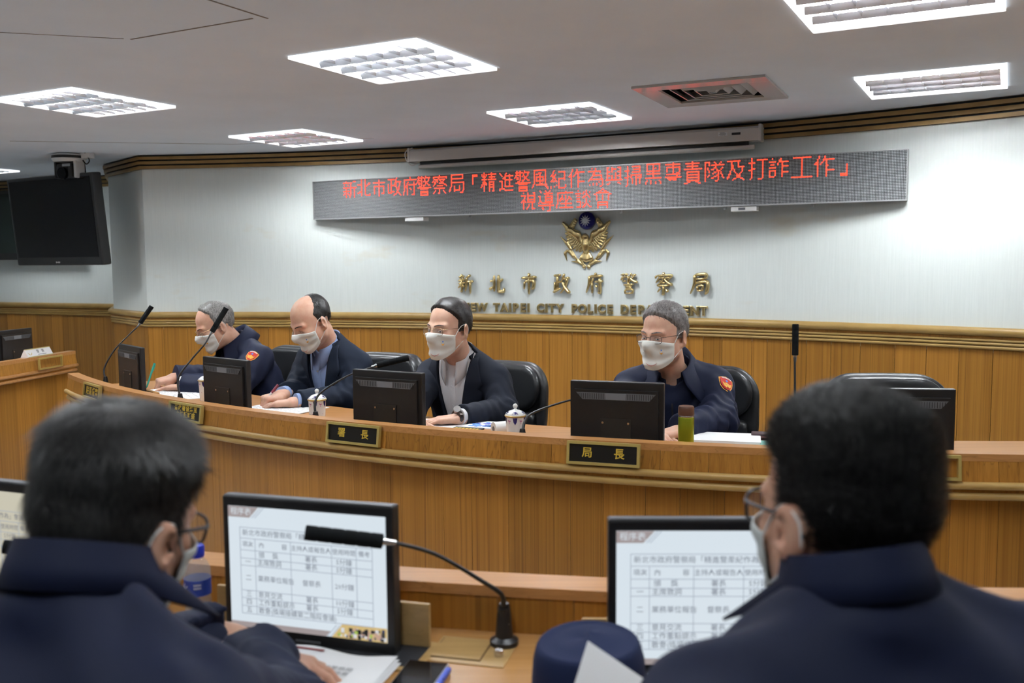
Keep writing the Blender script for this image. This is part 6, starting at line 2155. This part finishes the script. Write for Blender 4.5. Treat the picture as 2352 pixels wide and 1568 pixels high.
        for _ in range(14):
            g_ = rad.copy()
            g_[1:-1, 1:-1] = (rad[:-2, 1:-1] + rad[2:, 1:-1] + rad[1:-1, :-2] + rad[1:-1, 2:]) / 4
            g_[0, 1:-1] = (rad[0, :-2] + rad[0, 2:] + rad[0, 1:-1]) / 3; g_[-1, 1:-1] = (rad[-1, :-2] + rad[-1, 2:] + rad[-2, 1:-1]) / 3
            rad = np.maximum(g_, base)
        rad = rad + 0.0030 * np.sin(TT * 6.283 * 2.5 + .6) * (1 - s_ ** 3) * np.clip(TT * 5, 0, 1) * np.clip((1 - TT) * 5, 0, 1)
        P = O + D * (rad.reshape(-1, 1) + .001)
        W_ = HF.wor(P)
        mo = obj('face_mask', (W_.tolist(), [q[::-1] for q in grid_faces(nu, nv)]), M[sp['mask']], root, world=True, smooth=True)
        add_solid(mo, .0016, 0)
        G = P.reshape(nv, nu, 3)
        for sg in (-1, 1):
            c = 0 if sg < 0 else nu - 1
            a, b = G[1, c], G[-3, c]
            path = [a, (sg * .081, .010, .014), (sg * .087, -.016, .022), (sg * .084, -.032, .006), (sg * .081, -.029, -.022), (sg * .079, -.010, -.042), b]
            mb = MB(); mb.tube([Vector(HF.wor([v])[0]) for v in spline([tuple(map(float, v)) for v in path], 6)], 0.0015, 6); obj('ear_loop', mb.vf(), M['loop'], mo, smooth=True)
        def mdecal(i0, j0, poly, m, nm, off=.0030):
            # poly in grid cells round column i0,row j0
            out = []
            for x, y in poly:
                i, j = np.clip(i0 + x, 0, nu - 1.01), np.clip(j0 + y, 0, nv - 1.01)
                a, b = int(i), int(j); u_, v_ = i - a, j - b
                q = G[b, a] * (1 - u_) * (1 - v_) + G[b, a + 1] * u_ * (1 - v_) + G[b + 1, a] * (1 - u_) * v_ + G[b + 1, a + 1] * u_ * v_
                dr = np.array([math.sin(th[0] + (th[-1] - th[0]) * i / (nu - 1)), math.cos(th[0] + (th[-1] - th[0]) * i / (nu - 1)), 0])
                out.append(HF.wor([q + dr * off])[0])
            obj(nm, ([tuple(v) for v in out], [tuple(range(len(out)))]), m, mo)
        if sp.get('print', True):
            k = sp.get('print_side', -1)
            i0 = (nu - 1) / 2 + k * 9.5
            mdecal(i0, 9.3, [(-1.4, -.9), (-.7, .6), (0, .1), (.7, .6), (1.4, -.9), (.9, 1.2), (0, 1.9), (-.9, 1.2)], M['patch_gold'], 'mask_emblem')
            mdecal(i0, 7.4, [(.55 * math.cos(a_), .75 * math.sin(a_)) for a_ in np.linspace(0, 5.5, 8)], M['patch_blue'], 'mask_disc')
            i1 = (nu - 1) / 2 + k * 1.5
            mp = bpy.data.materials.get('mask_pink') or mat('mask_pink', (0.62, 0.36, 0.34), 0.7)
            mdecal(i1, 19.5, [(-5, -1.6), (-3, .3), (0, 1.0), (3, .3), (5, -1.6), (2.6, -.5), (0, 0), (-2.6, -.5)], mp, 'mask_mark')
            mg_ = bpy.data.materials.get('mask_grey') or mat('mask_grey', (0.45, 0.45, 0.47), 0.7)
            mdecal((nu - 1) / 2 - k * 4, 10, [(-1.2, -.25), (1.2, -.25), (1.2, .3), (-1.2, .3)], mg_, 'mask_letters')
    if sp.get('glasses'):
        g = sp['glasses']
        wire = M[g['mat']]; rr = g.get('r', .0012)
        gl = None
        yb = g.get('y', .1005); zc = g.get('z', -.001)
        for sg in (-1, 1):
            lw, lh = g.get('w', .026), g.get('lh', .016)
            pts_ = []
            for k in range(24):
                a_ = 2 * math.pi * k / 24
                cx = math.copysign(abs(math.cos(a_)) ** .55, math.cos(a_)) * lw; cz_ = math.copysign(abs(math.sin(a_)) ** .55, math.sin(a_)) * lh
                pts_.append((sg * 0.034 + cx, yb - .22 * (abs(sg * .034 + cx) - .03) ** 1 * (abs(sg * .034 + cx) > .03) , zc + cz_))
            WP = [Vector(HF.wor([v])[0]) for v in pts_]
            mb = MB(); mb.tube(WP, rr, 6, closed=True)
            if gl is None:
                gl = obj('glasses', mb.vf(), wire, root, world=True, smooth=True)
            else:
                obj('rim', mb.vf(), wire, gl, smooth=True)
            obj('lens', ([tuple(v) for v in WP], [tuple(range(24))]), M['lens'], gl)
            tp = [(sg * (.034 + lw), yb - .008, zc + lh * .55), (sg * (.071), .078, zc + .010), (sg * .082, .02, zc + .011), (sg * .084, -.015, zc + .010), (sg * .080, -.035, zc - .008)]
            mb = MB(); mb.tube([Vector(HF.wor([v])[0]) for v in spline(tp, 5)], rr * g.get('tk', 1.1), 6); obj('temple', mb.vf(), wire, gl, smooth=True)
        mb = MB(); mb.tube([Vector(HF.wor([v])[0]) for v in spline([(-.009, yb, zc + .006), (0, yb + .004, zc + .009), (.009, yb, zc + .006)], 4)], rr, 6); obj('bridge', mb.vf(), wire, gl, smooth=True)
    # ---- wrist watch
    if sp.get('watch'):
        W_, E_2 = (WL_, EL) if sp['watch'] == 'L' else (WR_, ER)
        ax = unit(W_ - E_2)
        c = Vector(W_ + ax * .016)
        mb = MB(); mb.tube([c - Vector(ax) * .009, c + Vector(ax) * .009], 0.0285, 20); wo = obj('watch_strap', mb.vf(), M['dark_wire'], root, world=True, smooth=True, sharp=50)
        mb = MB(); mb.tube([c + Vector((0, 0, .028)), c + Vector((0, -.01, .036))], 0.015, 16); obj('watch_face', mb.vf(), M['steel'], wo, smooth=True, sharp=50)
    return root

def yaw(a, pitch=0.0, away=False):
    """face direction: a degrees towards the picture's left, from facing the camera (or away from it); pitch in degrees, negative looks down"""
    c = math.cos(R(pitch))
    s = 1 if away else -1
    return (-math.sin(R(a)) * c, s * math.cos(R(a)) * c, math.sin(R(pitch)))
FLAT = ((6, 10, 8),) * 4
RELAX = ((14, 22, 14), (16, 24, 16), (18, 26, 18), (20, 28, 20))
PEN = ((48, 40, 20), (55, 55, 25), (60, 65, 35), (62, 68, 38))
TH_O = (0.7, 0.6, 0.15); TH_P = (0.85, 0.15, 0.55)
SIDE = [(0, 0, 0, 0)]

R_SIDE = [(0, -1, 0, -0.012), (0, 0, 1, 0.012)]            # above and behind the ear
R_NAPE = [(0, -1, 0, 0.045), (0, 0, 1, -0.075)]            # back of the head down to the nape
R_BURN = [(0, -1, 0, -0.022), (0, 0, 1, -0.012), (1, 0, 0, .055)]

person(dict(label='masked officer in navy jacket with red patch, grey hair, glasses, looking left', skin='skin', jacket='police',
    H=(0.596, 3.66, -0.297), hf=yaw(45, -3), sd=.080, N=(0.645, 3.755, -0.436), B=(0.70, 3.90, -0.93), tf=yaw(12), hw=0.165, bulk=0.006, ease=.016, sleeve=.010,
    EL=(0.800, 3.60, -0.625), WL=(0.622, 3.43, -0.628), ER=(0.42, 3.58, -0.63), WR=(0.49, 3.40, -0.628),
    hands=[((0.622, 3.43, -0.634), (-.75, -.45, -.05), (0, 0, -1), -1, RELAX, TH_O), ((0.49, 3.40, -0.632), (.3, -.6, -.05), (0, 0, -1), 1, RELAX, TH_O)],
    police=dict(h=.075, r=.072, fl=.046, drop=.082, front=True, fw=.014, out=.046, th=148, dip=.05, pt=1.1), fold=.0030,
    patch=[(-1, (.30, -1, .15), .055, .036)],
    hair=dict(regions=[[(0, -1, 0.95, 0.014)], R_SIDE, R_NAPE, R_BURN], t=.009, top=.006, mat='hair_grey', n=4000, comb=(0, -1, -.25), L=(.012, .022), lift=.18, w=.0007),
    mask='mask', print_side=-1, brow='hair_grey', glasses=dict(mat='dark_wire', r=.0011, w=.025, lh=.015), gaze=-.002))

person(dict(label='masked man in dark suit and open white shirt with gold-rimmed glasses', skin='skin_b', jacket='suit', shirt='shirt_white',
    H=(-0.269, 3.98, -0.286), hf=yaw(42, -2), sd=.105, N=(-0.228, 4.065, -0.408), B=(-0.17, 4.22, -0.93), tf=yaw(24), hw=0.160, ease=.014,
    EL=(-0.040, 3.93, -0.635), WL=(-0.212, 3.745, -0.625), ER=(-0.43, 3.84, -0.63), WR=(-0.39, 3.68, -0.63),
    hands=[((-0.212, 3.745, -0.632), (-.95, -.18, -.04), (0, 0, -1), -1, FLAT, (0.75, 0.5, .1)), ((-0.39, 3.68, -0.632), (.2, -.9, -.05), (0, 0, -1), 1, FLAT, TH_O)],
    vee=(0.082, 0.13), lapel=True, cuff=.012, fold=.0016, watch='L',
    hair=dict(regions=[[(0, -1, 0.80, 0.012), (0.25, 0, 1, .03)], R_SIDE, R_NAPE, R_BURN], t=.009, top=.004, mat='hair_dark', n=4000, comb=(0, -1, -.35), L=(.012, .022), lift=.04, w=.0007),
    mask='mask', print_side=-1, brow='hair_dark', glasses=dict(mat='gold_wire', r=.0009, w=.025, lh=.016), gaze=-.003))

person(dict(label='bald masked man in navy suit and blue shirt, looking down and writing', skin='skin', jacket='suit_b', shirt='shirt_blue',
    H=(-0.952, 4.42, -0.280), hf=yaw(46, -27), sd=.105, N=(-0.892, 4.525, -0.388), B=(-0.80, 4.70, -0.93), tf=yaw(33), hw=0.165, ease=.014, bulk=.006,
    EL=(-0.775, 4.37, -0.632), WL=(-0.985, 4.205, -0.622), ER=(-1.05, 4.52, -0.62), WR=(-1.075, 4.32, -0.606),
    hands=[((-0.985, 4.205, -0.630), (-.97, -.05, -.06), (0, 0, -1), -1, ((8, 14, 10),) * 4, (0.75, 0.4, .1)), ((-1.070, 4.315, -0.610), (-.72, -.55, -.12), (.25, .25, -.9), 1, PEN, TH_P)],
    vee=(0.078, 0.14), lapel=True, cuff=.016, fold=.0016,
    hair=dict(regions=[[(0, -1, 0.20, -0.012), (0, 0, 1, -0.006), (0, -1, -.80, -.064)], [(0, -1, 0, .045), (0, 0, 1, -.075), (0, -1, -.5, -.020)]], t=.009, soft=.034, mat='hair_black', n=3500, comb=(0, -.7, -.8), L=(.012, .020), lift=.04, w=.0007),
    mask='mask', print_side=-1, brow='hair_dark', down=True, lid=-.002))

person(dict(label='masked officer at the left bending over papers with a green pen', skin='skin', jacket='police',
    H=(-1.575, 4.95, -0.331), hf=yaw(58, -24), sd=.095, N=(-1.482, 5.030, -0.430), B=(-1.30, 5.16, -0.93), tf=yaw(50), hw=0.165, bulk=0.010, ease=.018, sleeve=.012,
    EL=(-1.43, 4.74, -0.640), WL=(-1.690, 4.785, -0.625), ER=(-1.63, 5.08, -0.625), WR=(-1.800, 4.955, -0.600),
    hands=[((-1.690, 4.785, -0.632), (-.98, .10, -.05), (0, 0, -1), -1, FLAT, (0.75, 0.45, .1)), ((-1.800, 4.955, -0.604), (-.72, -.50, -.16), (.25, .3, -.9), 1, PEN, TH_P)],
    police=dict(h=.072, r=.072, fl=.042, drop=.078, front=True, fw=.010, out=.015, th=148, dip=.04), fold=.0030, watch='L',
    patch=[(-1, (-.15, -1, .2), .060, .034)],
    hair=dict(regions=[[(0, -1, 0.75, 0.036), (0.3, 0, 1, .03)], R_SIDE, R_NAPE, R_BURN], t=.008, top=.001, mat='hair_pepper', n=3500, comb=(0, -1, -.3), L=(.012, .022), lift=.12, w=.0007),
    mask='mask', print_side=-1, brow='hair_dark', down=True, lid=-.002, glasses=dict(mat='gold_wire', r=.0010, w=.025, lh=.015)))

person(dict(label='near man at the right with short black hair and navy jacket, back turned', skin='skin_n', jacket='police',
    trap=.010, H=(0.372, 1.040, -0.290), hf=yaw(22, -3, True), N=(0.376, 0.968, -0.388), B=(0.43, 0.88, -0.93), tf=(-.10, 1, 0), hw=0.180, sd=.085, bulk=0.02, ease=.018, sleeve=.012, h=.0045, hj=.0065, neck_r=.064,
    EL=(0.165, 1.08, -0.70), WL=(0.165, 1.12, -0.72), ER=(0.66, 1.09, -0.70), WR=(0.53, 1.28, -0.655),
    hands=[((0.165, 1.12, -0.715), (-.25, .10, .6), (.9, .1, -.2), -1, ((40, 45, 25),) * 4, TH_P), ((0.53, 1.28, -0.655), (-.5, .8, -.08), (0, 0, -1), 1, RELAX, TH_O)],
    police=dict(h=.088, r=.062, fl=.010, drop=.050, th=146, dip=.015, fw=.030, out=.060, pt=.8), fold=.0040,
    patch=[(-1, (-.9, .10, .25), .085, .036)],
    hair=dict(regions=[[(0, -1, 0.9, 0.030)], R_SIDE, [(0, -1, 0, 0.024), (0, 0, 1, -0.105)], [(0, -1, 0, -0.024), (0, 0, 1, -0.012), (1, 0, 0, .055)]], t=.003, top=.020, back=.004, mat='hair_black', n=26000, comb=(0, .35, .5), L=(.012, .022), lift=1.0, w=.00045, wave=.0006),
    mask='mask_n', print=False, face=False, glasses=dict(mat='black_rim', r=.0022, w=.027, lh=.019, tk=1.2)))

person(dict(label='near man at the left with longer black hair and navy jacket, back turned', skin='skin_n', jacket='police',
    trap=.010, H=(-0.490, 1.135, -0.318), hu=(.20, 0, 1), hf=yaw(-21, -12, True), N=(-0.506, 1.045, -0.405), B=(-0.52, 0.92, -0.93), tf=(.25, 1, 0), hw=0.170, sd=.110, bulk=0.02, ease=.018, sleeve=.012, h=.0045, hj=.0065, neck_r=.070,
    ER=(-0.335, 1.28, -0.665), WR=(-0.428, 1.478, -0.648), EL=(-0.68, 1.32, -0.66), WL=(-0.52, 1.585, -0.652),
    hands=[((-0.425, 1.485, -0.645), (.55, -.12, -.08), (-.1, -.1, -1), 1, RELAX, TH_O), ((-0.52, 1.590, -0.650), (.80, -.40, -.06), (0, 0, -1), -1, RELAX, TH_O)],
    police=dict(h=.092, r=.064, fl=.012, drop=.052, th=138, dip=.015, fw=.020, out=.045, pt=.85), fold=.0040,
    hair=dict(regions=[[(0, -1, 0.9, 0.022)], R_SIDE, [(0, -1, 0, 0.024), (0, 0, 1, -0.098)], [(0, -1, 0, -0.030), (0, 0, 1, -0.010), (1, 0, 0, .055)]], t=.005, top=.022, back=.006, mat='hair_black', n=24000, comb=(0, -.25, -.6), whorl=(0.01, -.06, .14), L=(.028, .050), lift=.10, w=.0005, wave=.0006),
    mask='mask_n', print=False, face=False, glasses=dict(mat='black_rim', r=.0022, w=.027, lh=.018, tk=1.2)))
for k, (x, y, rz, lab) in enumerate([(0.43, 0.86, 180 + 3, 'office chair under the near right man, below the picture'), (-0.52, 0.90, 180 - 8, 'office chair under the near left man, below the picture')]):
    t = copy_tree(chair0)
    t.matrix_basis = Matrix.Translation((x, y, 0)) @ Matrix.Rotation(R(rz), 4, 'Z') @ Matrix.Translation((0, 0.0, -0.04))
    tag(t, lab, 'chair', 'chairs of the front row')
